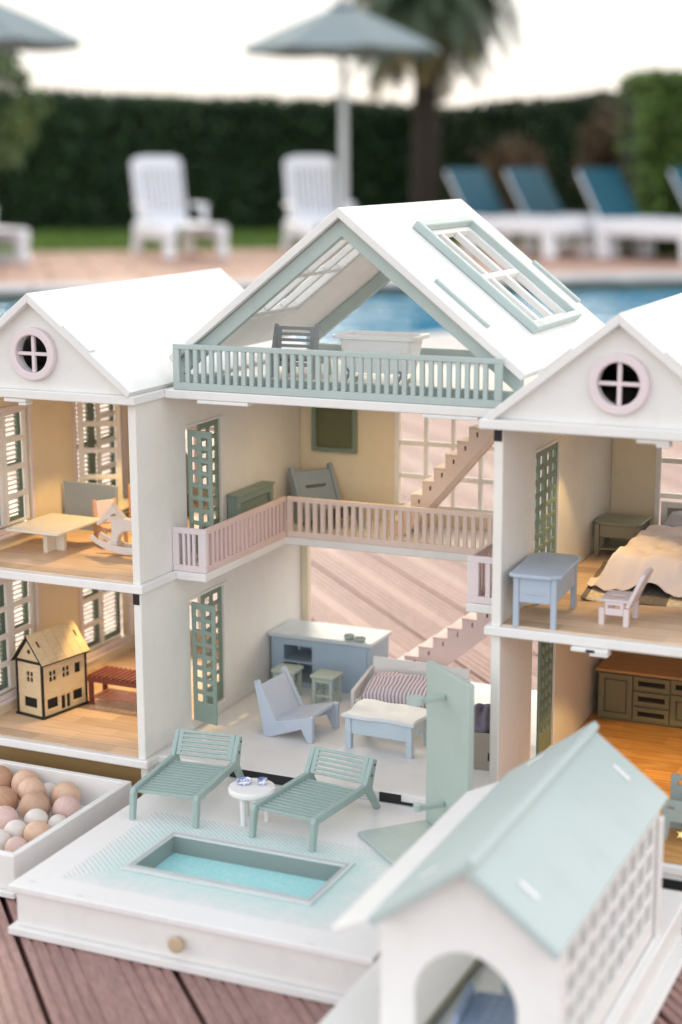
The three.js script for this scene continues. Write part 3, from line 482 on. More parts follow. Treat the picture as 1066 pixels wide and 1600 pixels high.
railing([0.0172, -0.0628], [0.4262, -0.0628], H2, 0.0545, M.sage, 37);
railing([0.0006, BFZ - 0.004], [BX - 0.0001, BFZ - 0.004], H1, 0.0548, M.pinkLight, 4, 0.0085, 0.0105, 0.0072, 0.0085);
railing([BX - 0.0028, BFZ - 0.0068], [BX - 0.0028, BZ + 0.0002], H1, 0.0548, M.pink, 19, 0.004, 0.002, 0.0072, 0.0085);
railing([BX + 0.0001, BZ - 0.0028], [BXR + 0.0008, BZ - 0.0028], H1, 0.0548, M.pinkWarm, 29, 0.0075, 0.0075, 0.0065, 0.0085);
railing([BXR + 0.0028, BZ + 0.0002], [BXR + 0.0028, BFZ - 0.0068], H1, 0.0548, M.pink, 19, 0.004, 0.004, 0.0072, 0.0085);
railing([BXR + 0.0001, BFZ - 0.004], [0.4385, BFZ - 0.004], H1, 0.0548, M.pinkLight, 3, 0.0135, 0.0095, 0.0072, 0.0085);
// stairs ----------------------------------------------------------
function stairs(n, x0, y0, run, rise, z0, z1, mat, first = 0) {
  const st = sub('staircase', house), saw = [[x0, y0]];
  for (let i = 0; i < n; i++) saw.push([x0 + i * run, y0 + first + (i + 1) * rise], [x0 + (i + 1) * run, y0 + first + (i + 1) * rise]);
  saw.push([x0 + n * run, y0 + first + (n - 1.4) * rise], [x0 + run * 1.3, y0]);
  const holes = []; for (let i = 1; i < n; i++) { const cx = x0 + (i + 0.72) * run, cy = y0 + first + (i + 0.62) * rise; holes.push(rect(cx - 0.0012, cx + 0.0012, cy - 0.003, cy + 0.003)); }
  for (const z of [[z1 - 0.004, z1], [z0, z0 + 0.004]]) obj('stringer', plate('Z', z[0], z[1], saw, holes, 0.0004), mat, st);
  for (let i = 0; i < n; i++) { const y = y0 + first + (i + 1) * rise, x = x0 + i * run; obj('step', [B(x - 0.0006, x + run + 0.0004, y + 0.0002, y + 0.0022, z0 - 0.0005, z1 + 0.0004, 0.0004), B(x + 0.0004, x + 0.0024, y - rise, y, z0 + 0.0042, z1 - 0.0042, 0.0003)], mat, st); }
  obj('soffit', bar([x0 + run * 1.2, y0 + 0.0015, (z0 + z1) / 2], [x0 + n * run - 0.001, y0 + first + (n - 1.4) * rise + 0.002, (z0 + z1) / 2], z1 - z0 - 0.0086, 0.002, 0.0003), mat, st);
}
stairs(11, 0.1685, H1 + 0.0002, 0.0161, 0.0189, -0.42, -0.36, M.pinkWarm);
stairs(11, 0.172, 0.0002, 0.0205, 0.01525, -0.42, -0.36, M.pink, 0.022);
// plinths under the house -----------------------------------------
{
  const g = G + 0.0005;
  obj('plinth', [B(-0.0095, -0.0002, g, -TH - 0.0003, -0.445, -0.004, 0.0006), B(LX[0], LX[0] + 0.0093, g, -TH - 0.0003, -0.445, -0.004, 0.0006), B(LX[0] + 0.0095, -0.0097, g, -TH - 0.0003, -0.445, -0.436, 0.0006)], M.white, house);
  obj('drawer_lining', [B(LX[0] + 0.0097, -0.0122, g + 0.001, -TH - 0.0036, -0.0115, -0.0095, 0.0003), B(LX[0] + 0.0097, -0.0115, -TH - 0.003, -TH - 0.0006, -0.43, -0.007, 0.0004), B(-0.0118, -0.0098, g, -TH - 0.0035, -0.43, -0.0065, 0.0004), B(LX[0] + 0.0097, -0.0125, g + 0.001, -TH - 0.0036, -0.434, -0.431, 0.0004)], M.raw, house);
  obj('plinth', [B(0.0003, 0.4387, g, -TH - 0.0003, -0.026, -0.0195, 0.0006), B(0.0003, 0.4387, g, -TH - 0.0003, -0.445, -0.437, 0.0006)], M.white, house);
  for (const [a, b, c] of [[0.105, 0.206, -0.0006], [0.300, 0.3268, -0.0006], [0.327, 0.372, -0.0085]]) obj('black_gap_strip', B(a, b, -0.0118, c, -0.0198, -0.0182, 0.0003), M.black, house);  // black strips on the floor edge; the thin last one paints the gap shadow
  obj('plinth', [B(RX[0], RX[1], g, -TH - 0.0003, 0.038, 0.049, 0.0006), B(RX[0], RX[0] + 0.009, g, -TH - 0.0003, -0.445, 0.0375, 0.0006), B(RX[1] - 0.009, RX[1], g, -TH - 0.0003, -0.445, 0.0375, 0.0006)], M.white, house);
  obj('black_gap_strip', B(0.60, 0.69, -0.0262, -0.0158, 0.0492, 0.0512, 0.0003), M.black, house);  // black strip paints the shadow gap behind the terrace box
}

// ------------------------------------------------------------------ lamps under the ceilings of the wing rooms
const FT = 0.0014; // veneer on the wing floors
function puck(label, x, y, z, power, cone, pen = 0.15) {
  const t = thing('puck_light', label, 'lamp', x, y, z, 0, 'round lamps under the ceilings of the toy rooms');
  obj('housing', mv(new THREE.CylinderGeometry(0.018, 0.02, 0.007, 28), 0, -0.0037, 0), M.porcelain, t);
  obj('lens', mv(new THREE.CylinderGeometry(0.013, 0.013, 0.0012, 24), 0, -0.0079, 0), std({ color: rgb(0.9, 0.8, 0.6), emissive: new THREE.Color(1, 0.66, 0.26), emissiveIntensity: 3, roughness: 0.6 }), t);
  const s = new THREE.SpotLight(new THREE.Color(1, 0.65, 0.24), power, 0, cone, pen, 2); s.position.set(x, y - 0.0095, z); s.target.position.set(x, y - 0.2, z); s.castShadow = true; s.shadow.radius = 0.5; scene.add(s, s.target);
}
puck('round lamp under the ceiling of the room with the toy house', -0.134, H1 - TH, -0.2, 0.1, 0.8);
puck('round lamp under the ceiling above the rocking horse', -0.134, H2 - TH, -0.2, 0.11, 0.8);
puck('round lamp under the ceiling above the olive kitchen', 0.573, H1 - TH, -0.2, 0.09, 0.8);
puck('round lamp under the ceiling above the pink blanket bed', 0.5, H2 - TH, -0.2, 0.055, 0.62);
puck('added unseen round lamp under the attic floor warming the upper hall', 0.15, H2 - TH, -0.3, 0.036, 1.45, 1);  // lamp added out of sight to warm the upper hall walls

// ------------------------------------------------------------------ furniture of the hall
const quadLegs = (t, xs, zs, h, w, mat) => { for (const x of xs) for (const z of zs) obj('leg', B(x - w / 2, x + w / 2, 0, h, z - w / 2, z + w / 2, 0.0005), mat, t); };
{
  const t = thing('counter', 'blue grey kitchen counter with an open niche, two cups on its pale top', 'counter', 0.079, 0.0001, -0.366), m = M.blueCounter, w = 0.076, d = 0.035;
  obj('side_panel', B(-w + 0.002, -w + 0.006, 0, 0.068, -d + 0.001, d - 0.002, 0.0005), m, t); obj('side_panel', B(w - 0.006, w - 0.002, 0, 0.068, -d + 0.001, d - 0.002, 0.0005), m, t);
  obj('front_panel', plate('Z', d - 0.0055, d - 0.0015, rect(-w + 0.0062, w - 0.0062, 0.0, 0.0678), [rect(-0.055, -0.012, 0.036, 0.058), rect(-0.055, -0.012, 0.006, 0.0335)], 0.0005), m, t);
  obj('niche', [B(-0.057, -0.010, 0.0336, 0.0356, -0.02, d - 0.0056, 0.0003), B(-0.057, -0.010, 0.0005, 0.06, -0.024, -0.0205, 0.0003), B(-0.0595, -0.0573, 0, 0.06, -0.02, d - 0.0056, 0.0003), B(-0.0097, -0.0075, 0, 0.06, -0.02, d - 0.0056, 0.0003)], M.slate, t);
  obj('worktop', B(-w - 0.001, w + 0.002, 0.0682, 0.0742, -d - 0.002, d + 0.002, 0.0012), paint(0.6, 0.66, 0.7, { roughness: 0.75 }), t);
}
function cup(name, label, x, y, z, r, h, mat, cat = 'cup') {
  const t = thing(name, label, cat, x, y, z), p = [[0, 0.0012], [r * 0.72, 0.0012], [r * 0.9, h * 0.5], [r * 0.93, h], [r, h], [r * 0.98, h * 0.45], [r * 0.75, 0], [0, 0]].map(q => new THREE.Vector2(...q));
  obj('bowl', new THREE.LatheGeometry(p, 28), mat, t); return t;
}
cup('cup', 'small grey green cup on the counter, left of the two', 0.119, 0.0744, -0.342, 0.0075, 0.0055, M.stool); cup('cup', 'small grey green cup on the counter, right of the two', 0.136, 0.0744, -0.338, 0.0085, 0.0045, M.stool);
function stool(label, x, z, ry) {
  const t = thing('stool', label, 'stool', x, 0.0001, z, ry, 'green stools at the counter'), m = M.stool;
  obj('seat', B(-0.0175, 0.0175, 0.037, 0.042, -0.0165, 0.0165, 0.0014), m, t); quadLegs(t, [-0.0125, 0.0125], [-0.0115, 0.0115], 0.0369, 0.005, m);
  obj('apron', [B(-0.0098, 0.0098, 0.0315, 0.0368, -0.0135, -0.0105, 0.0004), B(-0.0098, 0.0098, 0.0315, 0.0368, 0.0105, 0.0135, 0.0004)], m, t);
  for (const z of [-0.0118, 0.0118]) obj('stretcher', B(-0.0098, 0.0098, 0.012, 0.0155, z - 0.0015, z + 0.0015, 0.0004), m, t);
  for (const x of [-0.0128, 0.0128]) obj('stretcher', B(x - 0.0015, x + 0.0015, 0.016, 0.0195, -0.0088, 0.0088, 0.0004), m, t);
  return t;
}
stool('pale green stool at the counter behind the blue armchair', 0.053, -0.285, 0.05);
stool('pale green stool at the middle of the counter, beside the sofa', 0.112, -0.283, -0.04);
function easyChair(name, label, mat, x, y, z, ry, slot) {
  const t = thing(name, label, 'armchair', x, y, z, ry), w = 0.033; // faces +z locally
  for (const s of [-1, 1]) {
    const o = [[-0.036, 0], [-0.026, 0], [0.018, 0.0165], [0.027, 0], [0.034, 0], [0.0345, 0.034], [0.029, 0.034], [-0.018, 0.022], [-0.044, 0.072], [-0.0495, 0.0695], [-0.0415, 0.030]];
    const f = obj('side_frame', plate('X', s * w - 0.0032, s * w + 0.0032, o, [], 0.0008), mat, t);
    obj('peg', [B(s * (w + 0.0033) - 0.0006, s * (w + 0.0033) + 0.0006, 0.0155, 0.0185, -0.012, -0.006, 0.0002), B(s * (w + 0.0033) - 0.0006, s * (w + 0.0033) + 0.0006, 0.0215, 0.0245, 0.012, 0.018, 0.0002)], mat, f);
  }
  obj('seat', bar([0, 0.0205, -0.022], [0, 0.0315, 0.030], 2 * w - 0.0068, 0.0045, 0.0008), mat, t);
  const bk = plate('Z', -0.002, 0.002, rect(-w + 0.0035, w - 0.0035, 0, 0.05), slot ? [rect(-0.017, 0.017, 0.027, 0.0305)] : [], 0.0007);
  obj('backrest', mv(bk, 0, 0.0195, -0.0215, -0.455), mat, t);
  return t;
}
easyChair('armchair', 'low grey blue wooden armchair facing the coffee table', M.lilac, 0.131, 0.0001, -0.168, 1.5);
{
  const t = thing('coffee_table', 'pale blue coffee table with a wavy edged top before the sofa', 'table', 0.2515, 0.0001, -0.1625, -0.05), m = M.coffee;
  const w = 0.049, d = 0.0325, s = new THREE.Shape(); s.moveTo(-w, -d);
  const N = 40; for (let i = 1; i <= N; i++) { const u = i / N; s.lineTo(-w + 2 * w * u, -d - 0.002 * Math.sin(u * Math.PI * 4)); }
  for (let i = 1; i <= 14; i++) { const u = i / 14; s.lineTo(w + 0.0025 * Math.sin(u * Math.PI * 2), -d + 2 * d * u); }
  for (let i = 1; i <= N; i++) { const u = 1 - i / N; s.lineTo(-w + 2 * w * u, d + 0.0032 * Math.sin(u * Math.PI * 2 + 0.4) * Math.sin(Math.PI * u)); }
  for (let i = 1; i < 14; i++) { const u = 1 - i / 14; s.lineTo(-w - 0.0025 * Math.sin(u * Math.PI * 2), -d + 2 * d * u); }
  const top = obj('tabletop', plate('Y', 0.0402, 0.0452, s, [], 0.0012), paint(0.66, 0.7, 0.73), t);
  obj('apron', [B(-0.0415, 0.0415, 0.0195, 0.04, d - 0.0085, d - 0.0045, 0.0005), B(-0.0415, 0.0415, 0.0195, 0.04, -d + 0.0045, -d + 0.0085, 0.0005), B(-0.0415, -0.0375, 0.0195, 0.04, -d + 0.009, d - 0.009, 0.0005), B(0.0375, 0.0415, 0.0195, 0.04, -d + 0.009, d - 0.009, 0.0005)], m, t);
  quadLegs(t, [-0.0412, 0.0412], [-0.0262, 0.0262], 0.0398, 0.0078, m);
}
{ // sofa
  const t = thing('sofa', 'white wooden sofa with a low back behind the coffee table', 'sofa', 0.232, 0.0001, -0.284, -0.04), m = M.white, L = 0.069;
  obj('backrest', mv(B(-L, L, 0, 0.05, -0.002, 0.002, 0.0008), 0, 0.012, -0.028, -0.12), m, t);
  for (const s of [-1, 1]) { obj('armrest', plate('X', s * L - 0.0025, s * L + 0.0025, [[-0.03, 0], [0.032, 0], [0.032, 0.032], [-0.03, 0.05]], [rect(-0.018, 0.022, 0.004, 0.014)], 0.0007), m, t); }
  obj('seat', B(-L + 0.003, L - 0.003, 0.016, 0.020, -0.026, 0.030, 0.0006), m, t); obj('front_rail', B(-L + 0.003, L - 0.003, 0.009, 0.0158, 0.0265, 0.030, 0.0006), m, t);
}
function pillowGeo(w, h, d, seed, seg = 24) { const g = new THREE.BoxGeometry(w, h, d, seg, 4, seg), p = g.attributes.position, nz = valueNoise(seed, 16); for (let i = 0; i < p.count; i++) { const x = p.getX(i) / w * 2, z = p.getZ(i) / d * 2, y = p.getY(i) / h * 2, e = Math.pow(Math.max(0, (1 - Math.pow(Math.abs(x), 3.2)) * (1 - Math.pow(Math.abs(z), 3.2))), 0.42); p.setY(i, y * h / 2 * (0.16 + 0.84 * e) + (nz(x * 4 + 7, z * 4 + 7) - 0.5) * h * 0.16 * e); p.setX(i, p.getX(i) * (1 - 0.03 * Math.abs(z))); } g.computeVertexNormals(); return g; }
{
  const t = thing('cushion', 'striped pale lilac cushion lying on the white sofa', 'cushion', 0.235, 0.0335, -0.277, -0.04), g = pillowGeo(0.125, 0.030, 0.05, 5);
  obj('cover', mv(g, 0, 0, 0, 0.42), M.stripes, t);
}
{
  const t = thing('crate', 'grey brown wooden crate beside the right wall of the hall', 'crate', 0.377, 0.0001, -0.155, 0.12), m = paint(0.3, 0.26, 0.22);
  for (const z of [-0.025, 0.025]) obj('panel', plate('Z', z - 0.0015, z + 0.0015, rect(-0.026, 0.026, 0, 0.046), [rect(0.0125, 0.015, 0.012, 0.022), rect(0.0175, 0.019, 0.010, 0.022)], 0.0004), m, t);
  for (const x of [-0.0245, 0.0245]) obj('panel', B(x - 0.0015, x + 0.0015, 0, 0.046, -0.0233, 0.0233, 0.0004), M.ply, t);
  obj('base', B(-0.0228, 0.0228, 0.0006, 0.003, -0.0233, 0.0233, 0.0003), m, t);
  const b = thing('cloth_bundle', 'dark grey lilac cloth bundle stuffed in the wooden crate', 'cloth', 0.377, 0.047, -0.155, 0.12), g = new THREE.SphereGeometry(1, 28, 18), p = g.attributes.position; for (let i = 0; i < p.count; i++) { const k = 1 + 0.5 * (n16(p.getX(i) * 3 + 8, p.getY(i) * 3 + p.getZ(i) * 2 + 8) - 0.5); p.setXYZ(i, p.getX(i) * 0.0195 * k, p.getY(i) * 0.025 * k, p.getZ(i) * 0.02 * k); } g.computeVertexNormals(); obj('cloth', g, M.bag, b);
}
// upper hall
{
  const t = thing('picture', 'dark olive framed board hanging on the back wall of the upper hall', 'picture', 0.0555, 0.312, -0.4397), h = 0.068;
  obj('frame', plate('Z', 0, 0.006, rect(-0.034, 0.034, 0, h), [rect(-0.0275, 0.0275, 0.0065, h - 0.0065)], 0.0008), M.olive, t); obj('panel', B(-0.0274, 0.0274, 0.0066, h - 0.0066, 0.0003, 0.0025, 0.0003), M.oliveDark, t);
}
{
  const t = thing('cabinet', 'grey green toy cabinet panel with a recessed frame against the left balcony wall', 'cabinet', 0.011, H1 + 0.0002, -0.268), m = paint(0.24, 0.31, 0.27);
  obj('front_frame', plate('X', 0.004, 0.008, rect(-0.050, 0.050, 0, 0.066), [rect(-0.041, 0.041, 0.009, 0.057)], 0.0007), m, t); obj('panel', B(0.0012, 0.0038, 0.001, 0.0655, -0.049, 0.049, 0.0003), m, t); obj('top', B(-0.0095, 0.0095, 0.0662, 0.0692, -0.052, 0.052, 0.0006), m, t); obj('body', B(-0.0095, 0.001, 0.0, 0.066, -0.049, 0.049, 0.0005), m, t);
}
{
  const t = easyChair('armchair', 'grey blue lounge chair with a slotted back in the upper hall corner', M.slate, 0.072, H1 + 0.0002, -0.383, 0.95, true); t.scale.set(0.92, 1.08, 1.15);
}
// attic
{
  const t = thing('slatted_chair', 'grey slatted armchair in the attic beside the white bathtub', 'chair', 0.104, H2 + 0.0001, -0.222, 0.05), m = M.grey, w = 0.0275;
  const hs = []; for (let i = 0; i < 6; i++) hs.push(rect(-0.0195, 0.0195, 0.006 + i * 0.0073, 0.0094 + i * 0.0073));
  obj('backrest', mv(plate('Z', -0.0018, 0.0018, rect(-w + 0.001, w - 0.001, 0, 0.05), hs, 0.0005), 0, 0.014, 0.012, -0.16), m, t);
  for (const s of [-1, 1]) { obj('side_frame', plate('X', s * w - 0.0024, s * w + 0.0024, [[0.019, 0.0], [0.0255, 0], [0.022, 0.018], [0.0035, 0.066], [-0.002, 0.064], [0.0085, 0.028], [-0.034, 0.024], [-0.038, 0], [-0.031, 0], [-0.029, 0.0165], [0.012, 0.0175]], [], 0.0006), m, t); }
  for (let i = 0; i < 6; i++) obj('seat_slat', B(-w + 0.0026, w - 0.0026, 0.0205, 0.0235, -0.029 + i * 0.0066, -0.024 + i * 0.0066, 0.0004), m, t);
}
{
  const t = thing('bathtub', 'white toy bathtub on grey crossed feet in the attic', 'bathtub', 0.2165, H2 + 0.0001, -0.222, 0.02), rr = (w, d, r) => { const s = new THREE.Shape(); s.moveTo(-w + r, -d); s.lineTo(w - r, -d); s.quadraticCurveTo(w, -d, w, -d + r); s.lineTo(w, d - r); s.quadraticCurveTo(w, d, w - r, d); s.lineTo(-w + r, d); s.quadraticCurveTo(-w, d, -w, d - r); s.lineTo(-w, -d + r); s.quadraticCurveTo(-w, -d, -w + r, -d); return s.getPoints(8); };
  const L = (w, d, y, r) => rr(w, d, r).map(p => [p.x, y, p.y]), rings = [L(0.040, 0.017, 0.012, 0.006), L(0.044, 0.0205, 0.03, 0.007), L(0.0475, 0.023, 0.052, 0.008), L(0.0545, 0.029, 0.0535, 0.009), L(0.0548, 0.0293, 0.0575, 0.009), L(0.0535, 0.028, 0.0585, 0.009), L(0.0455, 0.0215, 0.057, 0.008), L(0.042, 0.0185, 0.03, 0.007), L(0.036, 0.014, 0.016, 0.006)], tri = [];
  for (let k = 0; k < rings.length - 1; k++) { const a = rings[k], b = rings[k + 1], n = a.length; for (let i = 0; i < n; i++) { const j = (i + 1) % n; tri.push(...a[i], ...b[i], ...b[j], ...a[i], ...b[j], ...a[j]); } }
  for (const [r, up] of [[rings[0], 0], [rings[rings.length - 1], 1]]) for (let i = 1; i < r.length - 1; i++) up ? tri.push(...r[0], ...r[i + 1], ...r[i]) : tri.push(...r[0], ...r[i], ...r[i + 1]);
  const g = new THREE.BufferGeometry(); g.setAttribute('position', new THREE.Float32BufferAttribute(tri, 3)); g.computeVertexNormals();
  obj('tub', g, M.porcelain, t);
  for (const x of [-0.034, 0.034]) obj('foot', [bar([x - 0.007, 0, 0.02], [x + 0.006, 0.019, 0.02], 0.0035, 0.004, 0.0004), bar([x + 0.007, 0, 0.016], [x - 0.006, 0.019, 0.016], 0.0035, 0.004, 0.0004), bar([x, 0.0022, 0.014], [x, 0.0022, -0.02], 0.004, 0.004, 0.0004)], M.grey, t);
}
// ------------------------------------------------------------------ left wing, upper room
{
  const t = thing('table', 'cream square table on a cross shaped foot in the upper left room', 'table', -0.194, H1 + FT, -0.112, -0.02), m = M.cream;
  obj('tabletop', plate('Y', 0.031, 0.0345, (() => { const s = new THREE.Shape(), w = 0.041, d = 0.052, r = 0.006; s.moveTo(-w + r, -d); s.lineTo(w - r, -d); s.quadraticCurveTo(w, -d, w, -d + r); s.lineTo(w, d - r); s.quadraticCurveTo(w, d, w - r, d); s.lineTo(-w + r, d); s.quadraticCurveTo(-w, d, -w, d - r); s.lineTo(-w, -d + r); s.quadraticCurveTo(-w, -d, -w + r, -d); return s; })(), [], 0.0009), m, t);
  obj('foot', B(-0.0165, 0.0165, 0, 0.0308, -0.003, 0.003, 0.0006), m, t); obj('foot', [B(-0.003, 0.003, 0, 0.0308, 0.0032, 0.022, 0.0006), B(-0.003, 0.003, 0, 0.0308, -0.022, -0.0032, 0.0006)], m, t);
}
{
  const t = thing('toy_bed', 'grey blue toy bed with a tall headboard behind the cream table', 'bed', -0.213, H1 + FT, -0.262), m = M.slate;
  obj('headboard', plate('Z', 0.034, 0.038, [[-0.04, 0], [0.044, 0], [0.044, 0.064], [0.03, 0.0655], [-0.025, 0.0655], [-0.04, 0.066]], [], 0.0007), m, t); obj('bed_base', B(-0.036, 0.038, 0.006, 0.022, -0.045, 0.0335, 0.0008), m, t); obj('mattress', B(-0.034, 0.036, 0.0222, 0.03, -0.043, 0.0325, 0.003), M.cream, t);
}
{
  const t = thing('high_chair', 'peach and pale pink toy chair between cream table and rocking horse', 'chair', -0.142, H1 + FT, -0.165, 0.9), m = M.peach;
  for (const s of [-1, 1]) obj('side_frame', plate('X', s * 0.014 - 0.0017, s * 0.014 + 0.0017, [[-0.024, 0], [-0.018, 0], [-0.012, 0.016], [0.012, 0.0165], [0.017, 0], [0.023, 0], [0.0175, 0.027], [-0.013, 0.0275], [-0.021, 0.057], [-0.026, 0.056]], [], 0.0005), m, t);
  obj('seat', B(-0.0122, 0.0122, 0.0225, 0.0255, -0.012, 0.017, 0.0005), m, t); obj('backrest', mv(B(-0.0122, 0.0122, 0, 0.03, -0.0013, 0.0013, 0.0005), 0, 0.026, -0.0145, -0.25), M.pinkLight, t);
}
{ // rocking horse, seen from its side
  const t = thing('rocking_horse', 'white wooden rocking horse standing by the open side of the upper left room', 'rocking horse', -0.083, H1 + FT, -0.112, -0.04), m = paint(0.76, 0.7, 0.66);
  const body = new THREE.Shape(); body.moveTo(-0.026, 0.018); body.quadraticCurveTo(-0.0225, 0.03, -0.0235, 0.042); body.quadraticCurveTo(-0.0245, 0.047, -0.030, 0.0465); body.lineTo(-0.042, 0.038); body.quadraticCurveTo(-0.046, 0.0365, -0.0455, 0.041); body.lineTo(-0.0235, 0.0635); body.lineTo(-0.0205, 0.069); body.lineTo(-0.0175, 0.064); body.quadraticCurveTo(-0.011, 0.057, -0.004, 0.0505); body.quadraticCurveTo(0.01, 0.047, 0.024, 0.051); body.lineTo(0.031, 0.046); body.quadraticCurveTo(0.027, 0.03, 0.031, 0.018); body.lineTo(0.021, 0.017); body.quadraticCurveTo(0.018, 0.034, 0.0035, 0.034); body.quadraticCurveTo(-0.012, 0.034, -0.015, 0.017); body.closePath();
  obj('body', plate('Z', -0.005, 0.005, body, [], 0.0012, 8), m, t);
  const rk = new THREE.Shape(); rk.moveTo(-0.052, 0.021); rk.quadraticCurveTo(0, -0.0105, 0.052, 0.021); rk.lineTo(0.049, 0.0262); rk.quadraticCurveTo(0, 0.0035, -0.049, 0.0262); rk.closePath();
  for (const z of [-0.0115, 0.0085]) { const o = obj('rocker', plate('Z', z, z + 0.003, rk, [], 0.0005, 16), m, t); }
  obj('crossbar', [mv(new THREE.CylinderGeometry(0.0014, 0.0014, 0.02, 10), -0.019, 0.0125, 0, Math.PI / 2), mv(new THREE.CylinderGeometry(0.0014, 0.0014, 0.02, 10), 0.024, 0.0125, 0, Math.PI / 2), B(-0.027, -0.013, 0.0125, 0.019, -0.008, 0.008, 0.0006), B(0.019, 0.032, 0.0125, 0.019, -0.008, 0.008, 0.0006)], m, t);
  obj('handle', mv(new THREE.CylinderGeometry(0.0013, 0.0013, 0.026, 10), -0.0165, 0.0545, 0, Math.PI / 2), M.oak, t);
}
{
  const t = thing('toy_shelf', 'peach coloured toy shelf with a dark opening behind the rocking horse', 'shelf', -0.148, H1 + FT, -0.268, 0.1), m = M.peach;
  for (const x of [-0.02, 0.02]) obj('side_panel', B(x - 0.0015, x + 0.0015, 0, 0.062, -0.014, 0.014, 0.0005), m, t); for (const y of [0.02, 0.044, 0.0605]) obj('shelf_board', B(-0.0183, 0.0183, y - 0.0012, y + 0.0012, -0.0135, 0.0135, 0.0004), m, t); obj('back_panel', B(-0.0183, 0.0183, 0.001, 0.061, -0.0145, -0.0138, 0.0002), M.dark, t);
  const c = thing('round_chair', 'grey green round backed toy chair beyond the peach shelf', 'chair', -0.15, H1 + FT, -0.335, 0.2), s = new THREE.Shape(); s.moveTo(-0.024, 0); s.lineTo(-0.024, 0.075); s.absarc(0, 0.075, 0.024, Math.PI, 0, true); s.lineTo(0.024, 0);
  obj('backrest', plate('Z', -0.02, -0.017, s, [], 0.0005, 16), paint(0.26, 0.28, 0.22), c); obj('seat', B(-0.022, 0.022, 0.034, 0.038, -0.0165, 0.02, 0.0006), paint(0.26, 0.28, 0.22), c); quadLegs(c, [-0.019, 0.019], [0.0165], 0.0338, 0.005, M.olive);
}
// ------------------------------------------------------------------ left wing, lower room
{ // laser cut toy house
  const t = thing('toy_house', 'small plywood toy house with black edges and pitched roof on the wooden floor', 'toy house', -0.2105, FT, -0.1165, -0.19), ply = M.ply, blk = M.black, w = 0.0225, d = 0.040, h = 0.073;
  const win = (cx, y, ww, hh) => [rect(cx - ww / 2, cx - 0.0007, y + hh / 2 + 0.0007, y + hh), rect(cx + 0.0007, cx + ww / 2, y + hh / 2 + 0.0007, y + hh), rect(cx - ww / 2, cx - 0.0007, y, y + hh / 2 - 0.0007), rect(cx + 0.0007, cx + ww / 2, y, y + hh / 2 - 0.0007)];
  obj('wall', plate('Z', d - 0.0018, d, rect(-w + 0.0015, w - 0.0015, 0.003, h), [...win(0.0, 0.047, 0.0115, 0.014), rect(-0.0115, 0.0115, 0.0125, 0.026)], 0), ply, t);
  obj('wall', plate('X', w - 0.0018, w, rect(-d + 0.0015, d - 0.0022, 0.003, h), [...win(0.0205, 0.047, 0.0125, 0.014), ...win(-0.0035, 0.047, 0.0125, 0.014), rect(-0.031, -0.020, 0.047, 0.061), rect(0.012, 0.032, 0.0105, 0.0245), rect(-0.0335, -0.0155, 0.0105, 0.0245), rect(-0.0105, -0.0035, 0.0045, 0.023), rect(-0.0015, 0.0065, 0.0045, 0.023)], 0), ply, t);
  obj('wall', B(-w, -w + 0.0018, 0.003, h, -d + 0.002, d - 0.002, 0), ply, t); obj('wall', B(-w, w - 0.002, 0.003, h, -d, -d + 0.0018, 0), ply, t);
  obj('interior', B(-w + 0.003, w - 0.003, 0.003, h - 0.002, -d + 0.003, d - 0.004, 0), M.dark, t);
  obj('edge_trim', [[-w, d], [w, d], [w, -d]].map(([x, z]) => B(x - 0.0016, x + 0.0012, 0.003, h, z - 0.0016, z + 0.0012, 0)), blk, t);
  obj('floor', B(-w - 0.003, w + 0.003, 0, 0.0029, -d - 0.003, d + 0.003, 0.0003), blk, t); obj('cornice', [B(-w - 0.001, w + 0.002, h, h + 0.003, -d - 0.001, d + 0.002, 0)], blk, t);
  const ov = w + 0.006, rise = 0.036, ang = Math.atan2(rise, ov), len = Math.hypot(rise, ov);
  obj('gable', plate('Z', d - 0.0015, d + 0.0005, [[-w + 0.001, h + 0.0032], [w - 0.001, h + 0.0032], [0, h + rise - 0.004]], [(() => { const p = new THREE.Path(); p.absarc(0, h + 0.0145, 0.0032, 0, 6.2832, true); return p; })()], 0, 16), ply, t);
  obj('gable', plate('Z', -d, -d + 0.0018, [[-w + 0.001, h + 0.0032], [w - 0.001, h + 0.0032], [0, h + rise - 0.004]], [], 0), ply, t);
  for (const s of [-1, 1]) {
    const rf = sub('roof', t), pl_ = g => mv(g, 0, h + rise + 0.001, 0, 0, 0, -s * ang), sx = (a, b) => s > 0 ? [a, b] : [-b, -a];
    obj('roof_base', pl_(B(...sx(0, len + 0.001), -0.0024, -0.0006, -d - 0.004, d + 0.005, 0)), blk, rf);
    for (let i = 0; i < 6; i++) { const a = -d - 0.0035 + i * (2 * d + 0.0082) / 6; obj('roof_panel', pl_(B(...sx(0.0003, len), -0.0005, 0.0008, a + 0.0003, a + (2 * d + 0.0082) / 6 - 0.0003, 0)), ply, rf); }
    obj('roof_slot', [pl_(B(...sx(0.012, 0.021), 0.0009, 0.0013, d - 0.007, d - 0.0045, 0)), pl_(B(...sx(0.012, 0.021), 0.0009, 0.0013, -d + 0.0045, -d + 0.007, 0))], blk, rf);
  }
  obj('door_frame', [B(w + 0.0001, w + 0.0008, 0.0035, 0.0255, -0.0125, -0.0113, 0), B(w + 0.0001, w + 0.0008, 0.0035, 0.0255, 0.0073, 0.0085, 0), B(w + 0.0001, w + 0.0008, 0.0256, 0.0268, -0.0125, 0.0085, 0), B(w + 0.0001, w + 0.0008, 0.008, 0.0095, 0.011, 0.033, 0), B(w + 0.0001, w + 0.0008, 0.008, 0.0095, -0.0345, -0.0145, 0)], ply, t);
}
